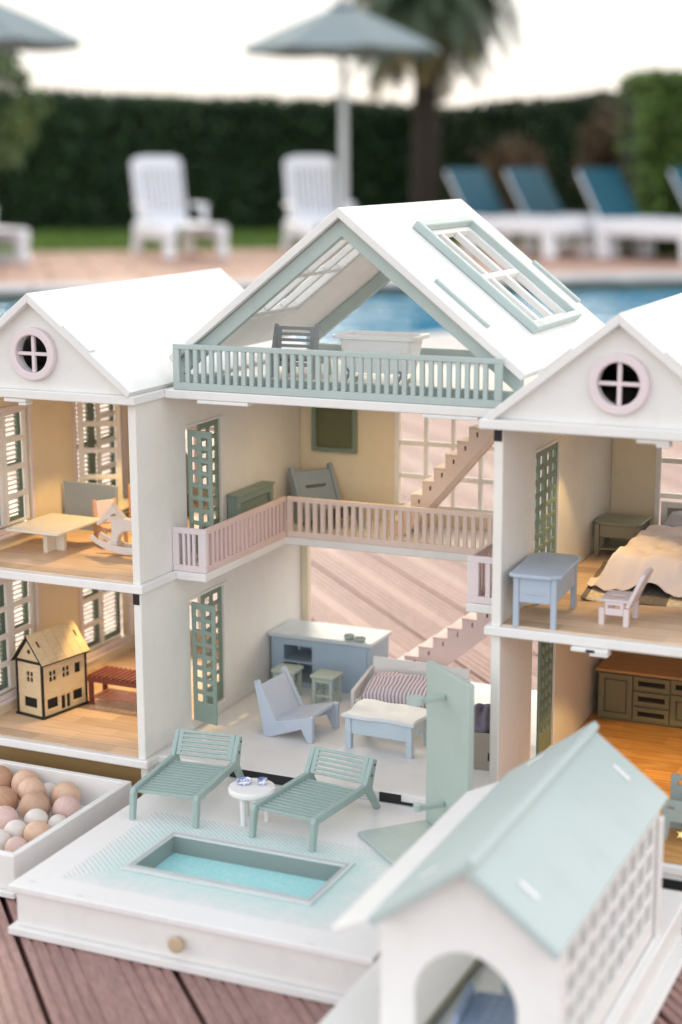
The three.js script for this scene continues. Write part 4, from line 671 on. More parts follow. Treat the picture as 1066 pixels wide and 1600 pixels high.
{
  const t = thing('slatted_bench', 'red brown slatted toy bench with a lower shelf beside the toy house', 'bench', -0.121, FT, -0.168, -0.02), m = M.red, w = 0.055, d = 0.021;
  for (const z of [-d, d]) obj('rail', B(-w, w, 0.033, 0.0395, z - 0.002, z + 0.002, 0.0005), m, t);
  for (let i = 0; i < 15; i++) obj('slat', B(-w + 0.002 + i * 0.0073, -w + 0.0066 + i * 0.0073, 0.0396, 0.0424, -d - 0.0015, d + 0.0015, 0.0004), m, t);
  for (const x of [-w + 0.003, w - 0.003]) for (const z of [-d + 0.0045, d - 0.0045]) obj('leg', B(x - 0.003, x + 0.003, 0, 0.033, z - 0.0025, z + 0.0025, 0.0005), m, t);
  obj('shelf', B(-w + 0.0062, w - 0.0062, 0.0095, 0.0125, -d + 0.003, d - 0.003, 0.0005), paint(0.4, 0.17, 0.12), t);
}
// ------------------------------------------------------------------ right wing, upper room
const U = H1 + FT;
{
  const t = thing('desk', 'pale blue desk with one drawer and cut corners in the upper right room', 'desk', 0.4835, U, -0.052, 0.06), m = M.blueGrey, w = 0.0235, d = 0.05;
  const c = 0.01; obj('desktop', plate('Y', 0.055, 0.059, [[-w - 0.005 + c, -d - 0.005], [w + 0.005 - c, -d - 0.005], [w + 0.005, -d - 0.005 + c], [w + 0.005, d + 0.006 - c], [w + 0.005 - c, d + 0.006], [-w - 0.005 + c * 0.6, d + 0.006], [-w - 0.005, d + 0.006 - c * 0.6], [-w - 0.005, -d - 0.005 + c]], [], 0.001), m, t);
  quadLegs(t, [-w + 0.003, w - 0.003], [-d + 0.003, d - 0.003], 0.0548, 0.006, m);
  for (const x of [-w + 0.0025, w - 0.0025]) obj('side_panel', B(x - 0.0014, x + 0.0014, 0.027, 0.0546, -d + 0.0062, d - 0.0062, 0.0004), m, t);
  obj('back_panel', B(-w + 0.0062, w - 0.0062, 0.027, 0.0546, -d + 0.0012, -d + 0.004, 0.0004), m, t);
  const dr = obj('drawer', B(-w + 0.0062, w - 0.0062, 0.027, 0.0546, d - 0.004, d - 0.0008, 0.0006), m, t); obj('handle', B(-0.0105, 0.0105, 0.0365, 0.0392, d - 0.0007, d + 0.0004, 0.0003), m, dr);
}
{
  const t = thing('side_table', 'olive grey bedside table with a lower shelf in the room corner', 'table', 0.484, U, -0.372, 0.0), m = paint(0.27, 0.27, 0.2), w = 0.03, d = 0.028;
  obj('tabletop', plate('Y', 0.042, 0.0455, [[-w, -d], [w, -d], [w, d - 0.006], [w - 0.006, d], [-w + 0.006, d], [-w, d - 0.006]], [], 0.0008), m, t); quadLegs(t, [-w + 0.004, w - 0.004], [-d + 0.004, d - 0.005], 0.0418, 0.006, m);
  obj('drawer', B(-w + 0.0072, w - 0.0072, 0.0255, 0.0418, d - 0.0065, d - 0.0035, 0.0006), m, t); for (const x of [-w + 0.004, w - 0.004]) obj('side_panel', B(x - 0.0014, x + 0.0014, 0.0255, 0.0418, -d + 0.0072, d - 0.0082, 0.0004), m, t); obj('shelf', B(-w + 0.0072, w - 0.0072, 0.009, 0.0115, -d + 0.002, d - 0.004, 0.0005), m, t);
}
{
  const t = thing('rug', 'beige and brown striped rug under the bed in the upper right room', 'rug', 0.585, U, -0.236, 0.13), g = new THREE.BoxGeometry(0.195, 0.0014, 0.185, 40, 1, 30), p = g.attributes.position, nz = valueNoise(31, 16);
  for (let i = 0; i < p.count; i++) { const x = p.getX(i), z = p.getZ(i); p.setY(i, p.getY(i) + 0.0008 + Math.max(0, nz(x * 40 + 9, z * 40 + 9) - 0.45) * 0.003 + Math.max(0, -0.08 - x) * 0.18 * nz(z * 30, 2)); } g.computeVertexNormals(); obj('weave', g, M.rug, t);
}
{
  const t = thing('bed', 'white toy bed against the back window of the upper right room', 'bed', 0.592, U + 0.0035, -0.31);
  obj('headboard', plate('Z', -0.118, -0.114, rect(-0.072, 0.072, 0, 0.058), [rect(-0.064, 0.064, 0.018, 0.05)], 0.0006), M.white, t); obj('headboard_panel', B(-0.0638, 0.0638, 0.018, 0.05, -0.1165, -0.1155, 0.0002), paint(0.36, 0.31, 0.24), t);
  for (const x of [-0.066, 0.066]) obj('side_rail', B(x - 0.002, x + 0.002, 0.008, 0.026, -0.113, 0.085, 0.0006), M.white, t); obj('mattress', B(-0.0635, 0.0635, 0.01, 0.033, -0.112, 0.084, 0.005), M.white, t);
  for (const x of [-0.066, 0.066]) for (const z of [-0.108, 0.08]) obj('leg', B(x - 0.003, x + 0.003, 0, 0.0078, z - 0.003, z + 0.003, 0.0004), M.white, t);
  const pb = thing('pillow', 'grey lilac pillow at the window end of the toy bed', 'pillow', 0.586, U + 0.045, -0.388, 0.05); obj('cover', mv(pillowGeo(0.1, 0.024, 0.05, 8), 0, 0, 0, 0.12), M.pillow, pb);
  // blanket draped over the bed
  const bl = thing('blanket', 'rumpled pale pink blanket spread over the toy bed', 'blanket', 0.592, U, -0.27), nx = 64, nzn = 60, P = [], idx = [], nz = valueNoise(71, 32), W = 0.1, D0 = -0.088, D1 = 0.098;
  const hgt = (x, z) => { const e = Math.max(0, Math.abs(x) - 0.068), f = Math.max(0, z - 0.072); const top = 0.0435, dropX = Math.min(1, e / 0.022), dropZ = Math.min(1, f / 0.03); let y = top - (top - 0.0075) * Math.max(dropX * dropX * (3 - 2 * dropX), dropZ * dropZ * (3 - 2 * dropZ)); y += (nz(x * 55 + 9, z * 55 + 9) - 0.5) * 0.006 + (nz(x * 150 + 3 + z * 60, z * 90 + 3) - 0.5) * 0.0045; return Math.max(y, 0.0045); };
  for (let j = 0; j <= nzn; j++) for (let i = 0; i <= nx; i++) { const u = i / nx * 2 - 1, v = j / nzn, x = u * W * (0.9 + 0.06 * Math.sin(v * 9) + 0.05 * v), z = D0 + (D1 - D0) * v + 0.006 * Math.sin(u * 7); P.push(x, hgt(x, z), z); }
  for (let j = 0; j < nzn; j++) for (let i = 0; i < nx; i++) { const a = j * (nx + 1) + i; idx.push(a, a + nx + 1, a + 1, a + 1, a + nx + 1, a + nx + 2); }
  const g = new THREE.BufferGeometry(), q = P.slice(); for (let i = 0; i < P.length; i += 3) q.push(P[i], P[i + 1] - 0.0011, P[i + 2]); const off = P.length / 3, idx2 = idx.slice(); for (let i = 0; i < idx.length; i += 3) idx2.push(idx[i] + off, idx[i + 2] + off, idx[i + 1] + off);
  const edge = []; for (let i = 0; i <= nx; i++) edge.push(i); for (let j = 1; j <= nzn; j++) edge.push(j * (nx + 1) + nx); for (let i = nx - 1; i >= 0; i--) edge.push(nzn * (nx + 1) + i); for (let j = nzn - 1; j > 0; j--) edge.push(j * (nx + 1)); edge.forEach((a, i) => { const b = edge[(i + 1) % edge.length]; idx2.push(a, b, a + off, b, b + off, a + off); });
  g.setAttribute('position', new THREE.Float32BufferAttribute(q, 3)); g.setIndex(idx2); g.computeVertexNormals(); obj('cloth', g, M.blanket, bl);
}
{
  const t = thing('toy_chair', 'small pale pink chair with a tilted back before the rug', 'chair', 0.562, U, -0.066, 0.0), m = M.pinkLight;
  // facing -x, back at +x
  for (const z of [-0.0195, 0.0195]) for (const x of [-0.0135, 0.0135]) obj('leg', B(x - 0.003, x + 0.003, 0, 0.0195, z - 0.003, z + 0.003, 0.0006), m, t);
  obj('apron', [plate('Z', 0.0178, 0.0208, rect(-0.0103, 0.0103, 0.011, 0.0255), [rect(-0.007, 0.0065, 0.0185, 0.0222)], 0.0005), plate('Z', -0.0208, -0.0178, rect(-0.0103, 0.0103, 0.011, 0.0255), [], 0.0005)], m, t);
  obj('seat', plate('Y', 0.0257, 0.0285, rect(-0.0165, 0.0165, -0.0215, 0.0215), [rect(-0.009, 0.006, -0.002, 0.009)], 0.0007), m, t);
  const bs = new THREE.Shape(); bs.moveTo(-0.0205, 0); bs.lineTo(0.0205, 0); bs.lineTo(0.0205, 0.034); bs.quadraticCurveTo(0.0205, 0.042, 0.013, 0.042); bs.lineTo(-0.013, 0.042); bs.quadraticCurveTo(-0.0205, 0.042, -0.0205, 0.034); bs.closePath();
  obj('backrest', mv(plate('X', -0.0022, 0.0022, bs, [rect(-0.006, 0.006, 0.018, 0.022)], 0.0009), 0.0138, 0.0205, 0, 0, 0, -0.42), m, t);
}
// ------------------------------------------------------------------ right wing, lower room
{
  const t = thing('kitchen_unit', 'dark olive kitchen unit with panelled doors, three drawers and a wooden worktop', 'kitchen unit', 0.572, FT, -0.4, 0), m = M.kitchen, f = 0.0385, w = 0.112;
  obj('carcass', B(-w, w, 0, 0.0655, -0.037, f - 0.004, 0.0008), m, t); obj('worktop', B(-w - 0.002, w + 0.002, 0.0657, 0.0695, -0.039, f + 0.003, 0.0008), M.oak, t);
  const panel = (x0, x1, y0, y1) => { const d = obj('door', plate('Z', f - 0.0038, f - 0.0008, rect(x0, x1, y0, y1), [rect(x0 + 0.007, x1 - 0.007, y0 + 0.007, y1 - 0.007)], 0.0006), m, t); obj('door_panel', B(x0 + 0.0085, x1 - 0.0085, y0 + 0.0085, y1 - 0.0085, f - 0.0038, f - 0.0022, 0.0006), m, d); };
  panel(-0.11, -0.066, 0.004, 0.063); panel(-0.0165, 0.026, 0.004, 0.044); panel(0.0275, 0.07, 0.004, 0.063); panel(0.0715, 0.11, 0.004, 0.063);
  for (const [x0, x1, ys] of [[-0.0645, -0.018, [0.004, 0.0243, 0.0446]], [-0.0165, 0.026, [0.0455]]]) for (const y of ys) { const d = obj('drawer', plate('Z', f - 0.0038, f - 0.0008, rect(x0, x1, y, y + 0.0185), [rect(x0 + 0.006, x1 - 0.006, y + 0.0062, y + 0.0125)], 0.0006), m, t); obj('handle_slot', B(x0 + 0.0062, x1 - 0.0062, y + 0.0064, y + 0.0123, f - 0.0038, f - 0.0028, 0.0002), M.dark, d); }
  obj('sink', [plate('Y', 0.0696, 0.0705, rect(0.0, 0.05, -0.022, 0.02), [rect(0.004, 0.046, -0.018, 0.016)], 0.0002), B(0.0045, 0.0455, 0.06965, 0.0699, -0.0175, 0.0155, 0)], M.dark, t);
}
{
  const t = thing('toy_chair', 'grey green toy chair with cut out back at the front of the kitchen', 'chair', 0.656, FT, -0.022, 0.0), m = paint(0.36, 0.43, 0.42);
  const front = new THREE.Shape(); [[-0.025, 0], [-0.019, 0], [-0.0165, 0.022], [0.0165, 0.022], [0.019, 0], [0.025, 0], [0.025, 0.046], [-0.025, 0.046]].forEach(([a, b], i) => i ? front.lineTo(a, b) : front.moveTo(a, b));
  obj('front_panel', plate('Z', 0.012, 0.0155, front, [rect(-0.02, -0.0125, 0.036, 0.039)], 0.0006), m, t); obj('back_panel', plate('Z', -0.0235, -0.02, rect(-0.025, 0.025, 0, 0.062), [rect(-0.017, 0.017, 0.05, 0.056)], 0.0006), m, t); obj('seat', B(-0.0245, 0.0245, 0.0235, 0.0265, -0.0198, 0.0118, 0.0005), m, t);
  const c = thing('star_ornament', 'small golden star shaped ornament under the grey green toy chair', 'ornament', 0.652, FT + 0.002, -0.008, 0.3), s = new THREE.Shape(); for (let i = 0; i < 10; i++) { const r = i % 2 ? 0.0024 : 0.0065, a = i * Math.PI / 5; i ? s.lineTo(r * Math.cos(a), r * Math.sin(a)) : s.moveTo(r * Math.cos(a), r * Math.sin(a)); } s.closePath(); obj('star', mv(plate('Z', -0.001, 0.001, s, [], 0.0003), 0, 0.007, 0, -0.3), M.gold, c);
}
// ------------------------------------------------------------------ drawer tray with wooden balls
{
  const t = thing('drawer_tray', 'white wooden drawer pulled out under the left wing, full of wooden balls', 'drawer'), x0 = LX[0] + 0.012, x1 = -0.0068, yb = G + 0.001, yt = -0.0205, z0 = 0.022, z1 = 0.268, k = 0.0085;
  obj('side_panel', B(x1 - k, x1, yb + 0.004, yt, z0 + k + 0.0002, z1 - 0.0102, 0.0009), M.white, t); obj('side_panel', B(x0, x0 + k, yb + 0.004, yt, z0 + k + 0.0002, z1 - 0.0102, 0.0009), M.white, t); obj('back_panel', B(x0, x1, yb + 0.004, yt, z0, z0 + k, 0.0009), M.white, t);
  obj('front_panel', B(x0 - 0.004, x1 + 0.0015, yb + 0.0072, yt + 0.0015, z1 - 0.01, z1, 0.0009), M.white, t); obj('bottom_board', B(x0 + k, x1 - k, yb + 0.004, yb + 0.0075, z0 + k, z1 - 0.01, 0.0003), M.white, t); obj('front_lip', B(x0 - 0.006, x1 + 0.004, yb, yb + 0.007, z1 - 0.012, z1 + 0.006, 0.0009), M.white, t);
}
{
  const mk = (a, b, k) => std({ map: woodTex(a, b, 0.2, 0.09, k), roughness: 0.55, bumpMap: paintBump, bumpScale: 0.00008 });
  const mats = { o: mk([0.76, 0.6, 0.5], [0.7, 0.53, 0.42], 1), t: mk([0.86, 0.73, 0.63], [0.82, 0.67, 0.56], 2), b: mk([0.78, 0.65, 0.55], [0.72, 0.58, 0.48], 3), p: mk([0.86, 0.75, 0.71], [0.82, 0.69, 0.65], 4), w: mk([0.89, 0.86, 0.83], [0.86, 0.82, 0.78], 5) };
  const L = [[-0.178, -0.0343, 0.0534, 0.0181, 'o', 'dark orange wooden ball at the left edge, farthest back in the drawer'], [-0.1427, -0.0354, 0.0481, 0.0173, 't', 'tan wooden ball at the drawer back wall, right of the dark orange one'], [-0.1178, -0.0333, 0.0719, 0.017, 't', 'tan wooden ball in the second row, above the brown one'], [-0.1125, -0.0451, 0.0442, 0.0134, 'w', 'small whitish wooden ball at the drawer back wall'], [-0.0801, -0.0403, 0.0549, 0.0182, 't', 'large tan wooden ball beside the small whitish ball at the back'], [-0.1399, -0.04, 0.0991, 0.0185, 'o', 'orange wooden ball at the left edge, left of the brown one'], [-0.0947, -0.0397, 0.0985, 0.0186, 'b', 'largest brown wooden ball in the middle of the drawer'], [-0.0589, -0.0418, 0.0859, 0.0167, 'p', 'pinkish wooden ball touching the right drawer wall'], [-0.0749, -0.0439, 0.1252, 0.0146, 'w', 'white wooden ball just in front of the largest brown ball'], [-0.1058, -0.0411, 0.1444, 0.0172, 'p', 'pinkish wooden ball at the left edge before the orange one'], [-0.0789, -0.0445, 0.1602, 0.014, 'w', 'white wooden ball left of the tan one near the drawer front'], [-0.049, -0.0423, 0.1607, 0.0158, 't', 'tan wooden ball near the right wall close to the drawer front'], [-0.0489, -0.0465, 0.1189, 0.012, 'w', 'smallest whitish wooden ball half hidden behind the right drawer wall'], [-0.0819, -0.0454, 0.1873, 0.0131, 'w', 'white wooden ball at the left edge behind the drawer front'], [-0.0526, -0.0455, 0.1968, 0.013, 'p', 'pinkish wooden ball nearest the drawer front corner']];
  L.forEach(([x, y, z, r, k, label], i) => { const g = new THREE.SphereGeometry(r, 36, 24), t = obj(numbered('wooden_ball'), g, mats[k], scene); t.position.set(x, y, z); t.rotation.set(i * 1.3, i * 0.7, i * 2.1); t.userData = { label, category: 'ball', group: 'wooden balls in the drawer' }; });
}
// ------------------------------------------------------------------ toy pool terrace
const TY = -0.012; // terrace top
{
  const t = thing('pool_terrace', 'white wooden box with a toy pool sunk in its pale turquoise patterned top', 'toy pool'), x0 = 0.0395, x1 = 0.4455, z0 = -0.0172, z1 = 0.342, px0 = 0.1335, px1 = 0.339, pz0 = 0.1655, pz1 = 0.2525;
  // printed top: hatched herringbone bands that fade out from the pool
  const cvs = document.createElement('canvas'); cvs.width = 1400; cvs.height = 1240; const c = cvs.getContext('2d'), Wm = x1 - x0, Dm = z1 - z0, X = x => (x - x0) / Wm * 1400, Z = z => (z - z0) / Dm * 1240;
  c.fillStyle = '#ebe9e8'; c.fillRect(0, 0, 1400, 1240);
  const img = c.getImageData(0, 0, 1400, 1240), d = img.data, cxm = (px0 + px1) / 2, czm = (pz0 + pz1) / 2, hx = (px1 - px0) / 2, hz = (pz1 - pz0) / 2, dr = rng(4);
  for (let j = 0; j < 1240; j++) for (let i = 0; i < 1400; i++) {
    const x = x0 + (i + 0.5) / 1400 * Wm, z = z0 + (j + 0.5) / 1240 * Dm, ex = Math.max(0, Math.abs(x - cxm) - hx), ez = Math.max(0, Math.abs(z - czm) - hz), e = Math.hypot(ex, ez) + 0.012 * (n16(x * 60, z * 60) - 0.5), inside = Math.max(ex, ez) < 0.0545;
    const fade = Math.max(0, 1 - e / 0.056), side = ex > ez, u = side ? (x > cxm ? z + (x - cxm) * 0.85 : z - (x - cxm) * 0.85) : x + (z - czm) * (z > czm ? 1.25 : -1.25);
    const line = Math.abs(((u / 0.0068) % 1 + 1) % 1 - 0.5) < 0.13 ? 1 : 0, k = (j * 1400 + i) * 4, tint = 0.5 * Math.pow(fade, 0.9) * (0.85 + 0.3 * n32(x * 160, z * 160)), grainv = 1 - 0.03 * n256(x * 300, z * 1500) * n8(x * 20, z * 20);
    const l = inside && line ? 0.26 * (0.4 + 0.6 * n64(x * 300, z * 300)) * Math.min(1, e / 0.008) : 0;
    d[k] = (235 * (1 - tint) + 168 * tint) * grainv * (1 - l * 1.0); d[k + 1] = (233 * (1 - tint) + 222 * tint) * grainv * (1 - l * 0.7); d[k + 2] = (231 * (1 - tint) + 214 * tint) * grainv * (1 - l * 0.65);
  }
  c.putImageData(img, 0, 0);
  const ct = new THREE.CanvasTexture(cvs); ct.colorSpace = THREE.SRGBColorSpace; ct.flipY = false; ct.anisotropy = 8;
  const topMat = std({ map: ct, roughness: 0.42, bumpMap: paintBump, bumpScale: 0.0001 });
  const g = merge(plate('Y', TY - 0.0075, TY, rect(x0, x1, z0, z1), [rect(px0, px1, pz0, pz1)], 0.001)), p = g.attributes.position, uv = g.attributes.uv; for (let i = 0; i < p.count; i++) uv.setXY(i, (p.getX(i) - x0) / Wm, (p.getZ(i) - z0) / Dm);
  obj('terrace_top', g, topMat, t, null, true);
  const bb = -0.0577; obj('front_panel', B(x0 + 0.006, x1 - 0.006, bb, TY - 0.0077, z1 - 0.0125, z1 - 0.006, 0.0007), M.white, t); obj('back_panel', B(x0 + 0.006, x1 - 0.006, bb, TY - 0.0077, z0 + 0.003, z0 + 0.009, 0.0007), M.white, t);
  for (const a of [x0 + 0.006, x1 - 0.0125]) obj('side_panel', B(a, a + 0.0065, bb, TY - 0.0077, z0 + 0.0092, z1 - 0.0127, 0.0007), M.white, t);
  obj('plinth', B(x0 - 0.0015, x1 + 0.0003, G + 0.0004, -0.0579, z0 + 0.001, z1 + 0.0015, 0.001), M.white, t);
  const kn = []; for (const [r, y] of [[0, 0.0105], [0.0068, 0.0105], [0.0082, 0.0095], [0.0086, 0.008], [0.0082, 0.0062], [0.0055, 0.0055], [0.005, 0]]) kn.push(new THREE.Vector2(r, y));
  obj('knob', mv(new THREE.LatheGeometry(kn.reverse(), 28), 0.237, -0.0385, z1 - 0.0061, Math.PI / 2), M.knob, t);
  const rim = paint(0.66, 0.71, 0.7); obj('pool_rim', plate('Y', TY + 0.0002, TY + 0.0022, rect(px0 - 0.0075, px1 + 0.0065, pz0 - 0.0115, pz1 + 0.0115), [rect(px0 + 0.0012, px1 - 0.0012, pz0 + 0.0012, pz1 - 0.0012)], 0.0005), rim, t);
  obj('rim_bead', plate('Y', TY + 0.0023, TY + 0.0032, rect(px0 - 0.003, px1 + 0.0025, pz0 - 0.005, pz1 + 0.005), [rect(px0 - 0.0005, px1 + 0.0003, pz0 - 0.0015, pz1 + 0.0015)], 0.0003), paint(0.52, 0.54, 0.54), t);
  const wallM = std({ color: rgb(0.27, 0.32, 0.305), roughness: 0.35, bumpMap: paintBump, bumpScale: 0.0003 }), yb = -0.052;
  obj('pool_wall', [B(px0 - 0.001, px0 + 0.001, yb, TY, pz0 + 0.0012, pz1 - 0.0012, 0), B(px1 - 0.001, px1 + 0.001, yb, TY, pz0 + 0.0012, pz1 - 0.0012, 0), B(px0 - 0.001, px1 + 0.001, yb, TY, pz0 - 0.001, pz0 + 0.001, 0), B(px0 - 0.001, px1 + 0.001, yb, TY, pz1 - 0.001, pz1 + 0.001, 0)], wallM, t);
  const wt = tex(512, 256, (u, v) => { const a = Math.abs(n16(u * 16 + n8(u * 8, v * 8), v * 16) - 0.5), b = Math.abs(n32(u * 32, v * 32 + n16(u * 16, v * 16)) - 0.5), q = Math.max(0, 1 - a * 9) * 0.5 + Math.max(0, 1 - b * 8) * 0.3; return [0.66 + 0.18 * q, 0.9 + 0.06 * q, 0.895 + 0.06 * q]; }, 0.11, 0.05, true);
  obj('water', B(px0 + 0.0012, px1 - 0.0012, -0.042, -0.0305, pz0 + 0.0012, pz1 - 0.0012, 0), new THREE.MeshPhysicalMaterial({ map: wt, roughness: 0.12, bumpMap: paintBump, bumpScale: 0.0003, clearcoat: 0.6, clearcoatRoughness: 0.05 }), t);
  for (const [a, b] of [[0.055, 0.325], [0.118, 0.334], [0.375, 0.335]]) obj('tab_slot', B(a, a + 0.008, TY + 0.0001, TY + 0.0004, b, b + 0.0012, 0), paint(0.6, 0.58, 0.58), t);
}
// loungers on the terrace
function toyLounger(label, x, z, ry) {
  const t = thing('toy_lounger', label, 'sun lounger', x, TY + 0.0001, z, ry, 'mint toy loungers on the terrace'), m = M.mint, w = 0.0385; // front feet at z = 0, head towards -z
  for (const s of [-1, 1]) {
    const o = [[-0.0035, 0], [0.0035, 0], [0.0005, 0.031], [-0.003, 0.0365], [-0.111, 0.0375], [-0.1275, 0.0635], [-0.1355, 0.0605], [-0.1255, 0.030], [-0.1445, 0.0005], [-0.1365, 0], [-0.1145, 0.0275], [-0.009, 0.0275]];
    const f = obj('side_frame', plate('X', s * w - 0.003, s * w + 0.003, o, [], 0.0008), m, t);
    for (const q of [-0.012, -0.044, -0.1]) obj('peg', B(s * (w + 0.0031) - 0.0004, s * (w + 0.0031) + 0.0004, 0.030, 0.0335, q - 0.004, q + 0.004, 0.0002), m, f);
    for (const q of [0.045, 0.056]) obj('peg', box(0.0009, 0.0025, 0.0025, s * (w + 0.0031), q, -0.1185 - (q - 0.0375) * 0.6, 0.0002), M.dark, f);
  }
  const n = 13; for (let i = 0; i < n; i++) { const z0 = -0.007 - i * 0.104 / n; obj('seat_slat', B(-w + 0.0032, w - 0.0032, 0.0295, 0.0325, z0 - 0.0045, z0, 0.0005), m, t); }
  const hs = []; for (let i = 0; i < 5; i++) hs.push(rect(-w + 0.009, w - 0.009, 0.0032 + i * 0.0054, 0.0054 + i * 0.0054));
  obj('backrest', mv(plate('Z', -0.0016, 0.0016, rect(-w + 0.0032, w - 0.0032, 0, 0.0305), hs, 0.0005), 0, 0.0368, -0.1145, -0.5), m, t);
  return t;
}
toyLounger('mint green slatted toy lounger left of the small white table', 0.1055, 0.138, 0.1);
toyLounger('mint green slatted toy lounger between the white table and the shower', 0.2515, 0.1365, -0.115);
{
  const t = thing('side_table', 'round white toy table between the two mint loungers', 'table', 0.1925, TY + 0.0001, 0.092), prof = [[0, 0.0335], [0.025, 0.0335], [0.0262, 0.0345], [0.0265, 0.0375], [0.0258, 0.0405], [0.0245, 0.0412], [0, 0.0412]].map(p => new THREE.Vector2(...p));
  obj('tabletop', new THREE.LatheGeometry(prof, 48), M.white, t);
  for (let i = 0; i < 3; i++) { const a = i * 2.094 + 1.75; obj('leg', mv(new THREE.CylinderGeometry(0.0036, 0.0031, 0.0334, 16), Math.cos(a) * 0.0165, 0.0167, Math.sin(a) * 0.0165), M.white, t); }
  const por = tex(128, 64, (u, v) => { const q = Math.sin(u * 6.283 * 7) * Math.sin(v * 6.283 * 2 + 1), k = n16(u * 16, v * 16) > 0.56 || q > 0.75; return k ? [0.5, 0.56, 0.76] : [0.93, 0.93, 0.96]; }, 0.05, 0.03, true), pm = std({ map: por, roughness: 0.15 });
  cup('toy_bowl', 'small white porcelain bowl with blue pattern, left one on the round table', 0.1815, TY + 0.0414, 0.089, 0.0085, 0.0048, pm, 'bowl');
  cup('toy_cup', 'tiny white porcelain cup with blue pattern, right one on the round table', 0.2015, TY + 0.0414, 0.0835, 0.0055, 0.0068, pm, 'cup');
}
{ // shower
  const t = thing('toy_shower', 'mint green toy outdoor shower with two pegs standing on a flat base', 'shower', 0.41, TY + 0.0001, 0.0525, -0.735), m = M.shower, w = 0.0485;
  obj('back_panel', B(-w, w, 0, 0.189, -0.006, 0.002, 0.001), m, t); obj('base_plate', B(-w, w, 0.0003, 0.0048, 0.0022, 0.085, 0.001), m, t);
  for (const [y, l] of [[0.161, 0.034], [0.040, 0.030]]) { obj('peg', [B(-0.006, 0.000, y - 0.003, y + 0.003, 0.0022, l, 0.0012)], m, t); obj('peg_head', mv(new THREE.CylinderGeometry(y > 0.1 ? 0.0095 : 0.0052, y > 0.1 ? 0.009 : 0.005, 0.007, 24), -0.003, y + 0.001, l + 0.004), m, t); }
}
// ------------------------------------------------------------------ right terrace box and garage
{
  const t = thing('terrace_box', 'white wooden box in front of the right wing carrying the small gabled garage', 'wooden box'), x0 = 0.449, x1 = 0.682, z0 = 0.083, z1 = 0.66;
  obj('box_top', B(x0, x1, TY - 0.0075, TY, z0, z1, 0.001), M.white, t); obj('box_body', B(x0 + 0.006, x1 - 0.005, -0.0577, TY - 0.0077, z0 + 0.004, z1 - 0.006, 0.0007), M.white, t); obj('plinth', B(x0 - 0.0008, x1 + 0.0075, G + 0.0004, -0.0579, z0 + 0.001, z1 + 0.0015, 0.001), M.white, t);
  obj('tab_slot', [B(0.64, 0.656, TY + 0.0001, TY + 0.0004, 0.158, 0.1592, 0), B(0.652, 0.656, TY + 0.0001, TY + 0.0004, 0.135, 0.1365, 0), B(0.472, 0.484, TY + 0.0001, TY + 0.0004, 0.395, 0.3962, 0)], paint(0.6, 0.58, 0.58), t);
  obj('step_strip', B(0.6735, 0.6755, TY + 0.0001, TY + 0.003, 0.19, z1 - 0.02, 0.0005), M.white, t);
}
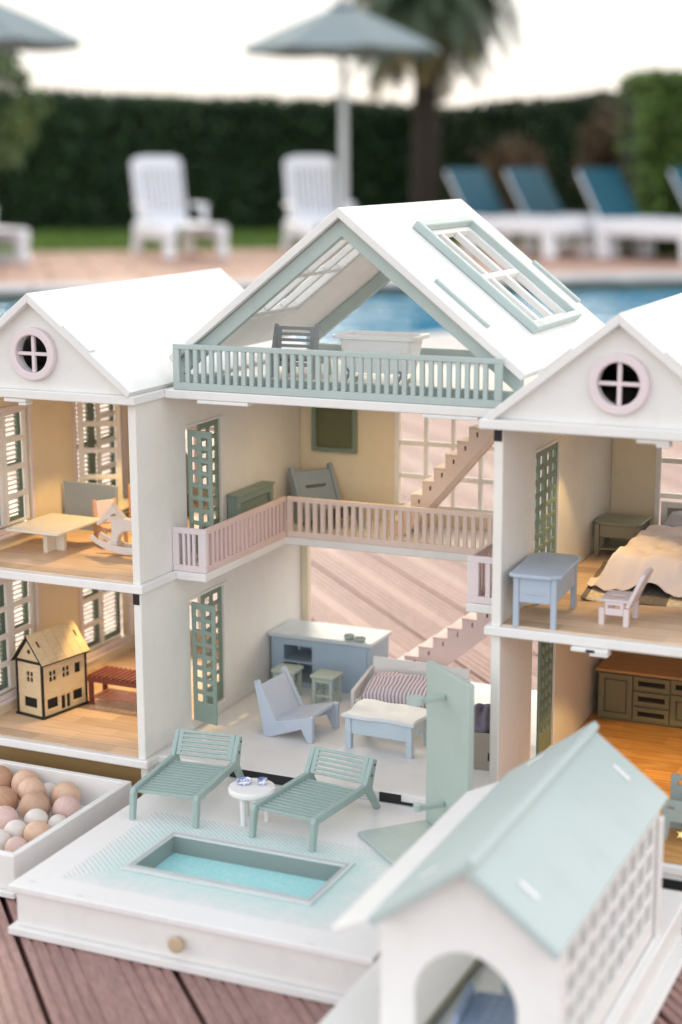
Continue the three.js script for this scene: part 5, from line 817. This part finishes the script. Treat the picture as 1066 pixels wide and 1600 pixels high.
{
  const t = thing('garage', 'small white garage with mint gabled roof, arched front and lattice side wall', 'toy garage', 0, TY + 0.0001, 0), gx0 = 0.5185, gx1 = 0.6725, cx = 0.5955, zb = 0.185, zf = 0.498, eave = 0.1265, ridge = 0.1925, k = (0.1925 - 0.132) / 0.0795, tt = 0.0085, ang = Math.atan(k), tv = tt / Math.cos(ang);
  const front = new THREE.Shape(); front.moveTo(gx0, 0); front.lineTo(gx1, 0); front.lineTo(gx1, ridge - tv - (gx1 - cx) * k - 0.0005); front.lineTo(cx, ridge - tv - 0.0005); front.lineTo(gx0, ridge - tv - (cx - gx0) * k - 0.0005); front.closePath();
  const a0 = 0.549, a1 = 0.636, ac = (a0 + a1) / 2, arch = new THREE.Path(); arch.moveTo(a0, 0.003); arch.lineTo(a0, 0.062); arch.bezierCurveTo(a0, 0.084, ac - 0.026, 0.1055, ac, 0.1075); arch.bezierCurveTo(ac + 0.026, 0.1055, a1, 0.084, a1, 0.062); arch.lineTo(a1, 0.003); arch.closePath();
  obj('front_wall', plate('Z', zf - 0.007, zf, front, [arch], 0.0012, 20), M.white, t);
  const back = new THREE.Shape(); back.moveTo(gx0, 0); back.lineTo(gx1, 0); back.lineTo(gx1, ridge - tv - (gx1 - cx) * k - 0.0005); back.lineTo(cx, ridge - tv - 0.0005); back.lineTo(gx0, ridge - tv - (cx - gx0) * k - 0.0005); back.closePath();
  obj('back_wall', plate('Z', zb, zb + 0.007, back, [rect(0.556, 0.604, 0.02, 0.11)], 0.001), M.white, t);
  const hs = [], za = zb + 0.018, ze = zf - 0.014, nc = 9, nr = 4, cw = (ze - za) / nc, y0 = 0.02, y1 = 0.122, ch = (y1 - y0) / nr; for (let c = 0; c < nc; c++) for (let r = 0; r < nr; r++) hs.push(rect(za + c * cw + 0.0035, za + (c + 1) * cw - 0.0035, y0 + r * ch + 0.003, y0 + (r + 1) * ch - 0.003));
  obj('lattice_wall', plate('X', gx1 - 0.007, gx1 - 0.0003, rect(zb + 0.0072, zf - 0.0072, 0.0, eave), hs, 0.0008), M.white, t);
  obj('side_post', [B(gx0 + 0.0003, gx0 + 0.007, 0, eave, zb + 0.0072, zb + 0.02, 0.0008), B(gx0 + 0.0003, gx0 + 0.007, 0, eave, zf - 0.016, zf - 0.0072, 0.0008)], M.white, t); obj('top_beam', B(gx0 + 0.0003, gx0 + 0.007, eave - 0.012, eave, zb + 0.0202, zf - 0.0162, 0.0006), M.white, t); obj('sill', B(0.5362, 0.5415, 0.0004, 0.006, zb + 0.0075, zf - 0.0076, 0.0006), paint(0.24, 0.24, 0.18), t);
  obj('corner_post', B(gx1 - 0.0003 + 0.0006, gx1 + 0.0045, 0, eave - 0.006, zb + 0.001, zb + 0.011, 0.0008), M.white, t);
  for (const s of [-1, 1]) {
    const L = 0.1015, rf = obj('roof', mv(plate('Y', -tt, 0, s > 0 ? rect(0.0002, L, 0.1636, 0.5158) : rect(-L, 0.0075, 0.163, 0.5165), [], 0.0014), cx, ridge, 0, 0, 0, -s * ang), M.garageMint, t);
    for (const z of [0.198, 0.478]) obj('roof_tab', mv(B(...(s > 0 ? [0.042, 0.062] : [-0.062, -0.042]), 0.0002, 0.0014, z - 0.0032, z + 0.0032, 0.0004), cx, ridge, 0, 0, 0, -s * ang), M.white, rf);
  }
  const lift = obj('lifted_flap', bar([cx - 0.0805, ridge - 0.0705, 0.33], [cx - 0.122, ridge - 0.0905, 0.33], 0.33, 0.006, 0.0012), M.white, t);
  // things inside
  const f = thing('lattice_bench', 'blue grey toy bench with a latticed seat inside the garage', 'bench', 0.604, TY + 0.0002, 0.432, 0.12), m = M.navy, hs2 = []; for (let i = 0; i < 6; i++) for (let j = 0; j < 6; j++) hs2.push(rect(-0.026 + i * 0.009, -0.0195 + i * 0.009, -0.026 + j * 0.009, -0.0195 + j * 0.009));
  obj('seat', mv(plate('Y', 0.022, 0.0255, rect(-0.031, 0.031, -0.031, 0.031), hs2, 0.0005), 0, 0, 0, 0.0), m, f); for (const x of [-0.028, 0.028]) for (const z of [-0.028, 0.028]) obj('leg', B(x - 0.003, x + 0.003, 0, 0.0218, z - 0.003, z + 0.003, 0.0005), m, f);
  obj('armrest', [B(-0.0375, -0.0325, 0.0, 0.034, -0.031, 0.031, 0.0008)], m, f);
  const c = thing('toy_cupboard', 'grey green toy cupboard inside the garage behind the blue bench', 'cupboard', 0.606, TY + 0.0002, 0.335, 0), cm = paint(0.3, 0.41, 0.42);
  obj('body', B(-0.03, 0.03, 0, 0.094, -0.025, 0.02, 0.001), cm, c); for (const x of [-0.015, 0.015]) obj('door', B(x - 0.0135, x + 0.0135, 0.004, 0.089, 0.0203, 0.0235, 0.0008), cm, c); obj('top', B(-0.032, 0.032, 0.0942, 0.0985, -0.027, 0.026, 0.001), cm, c);
}
renderer.render(scene, camera);
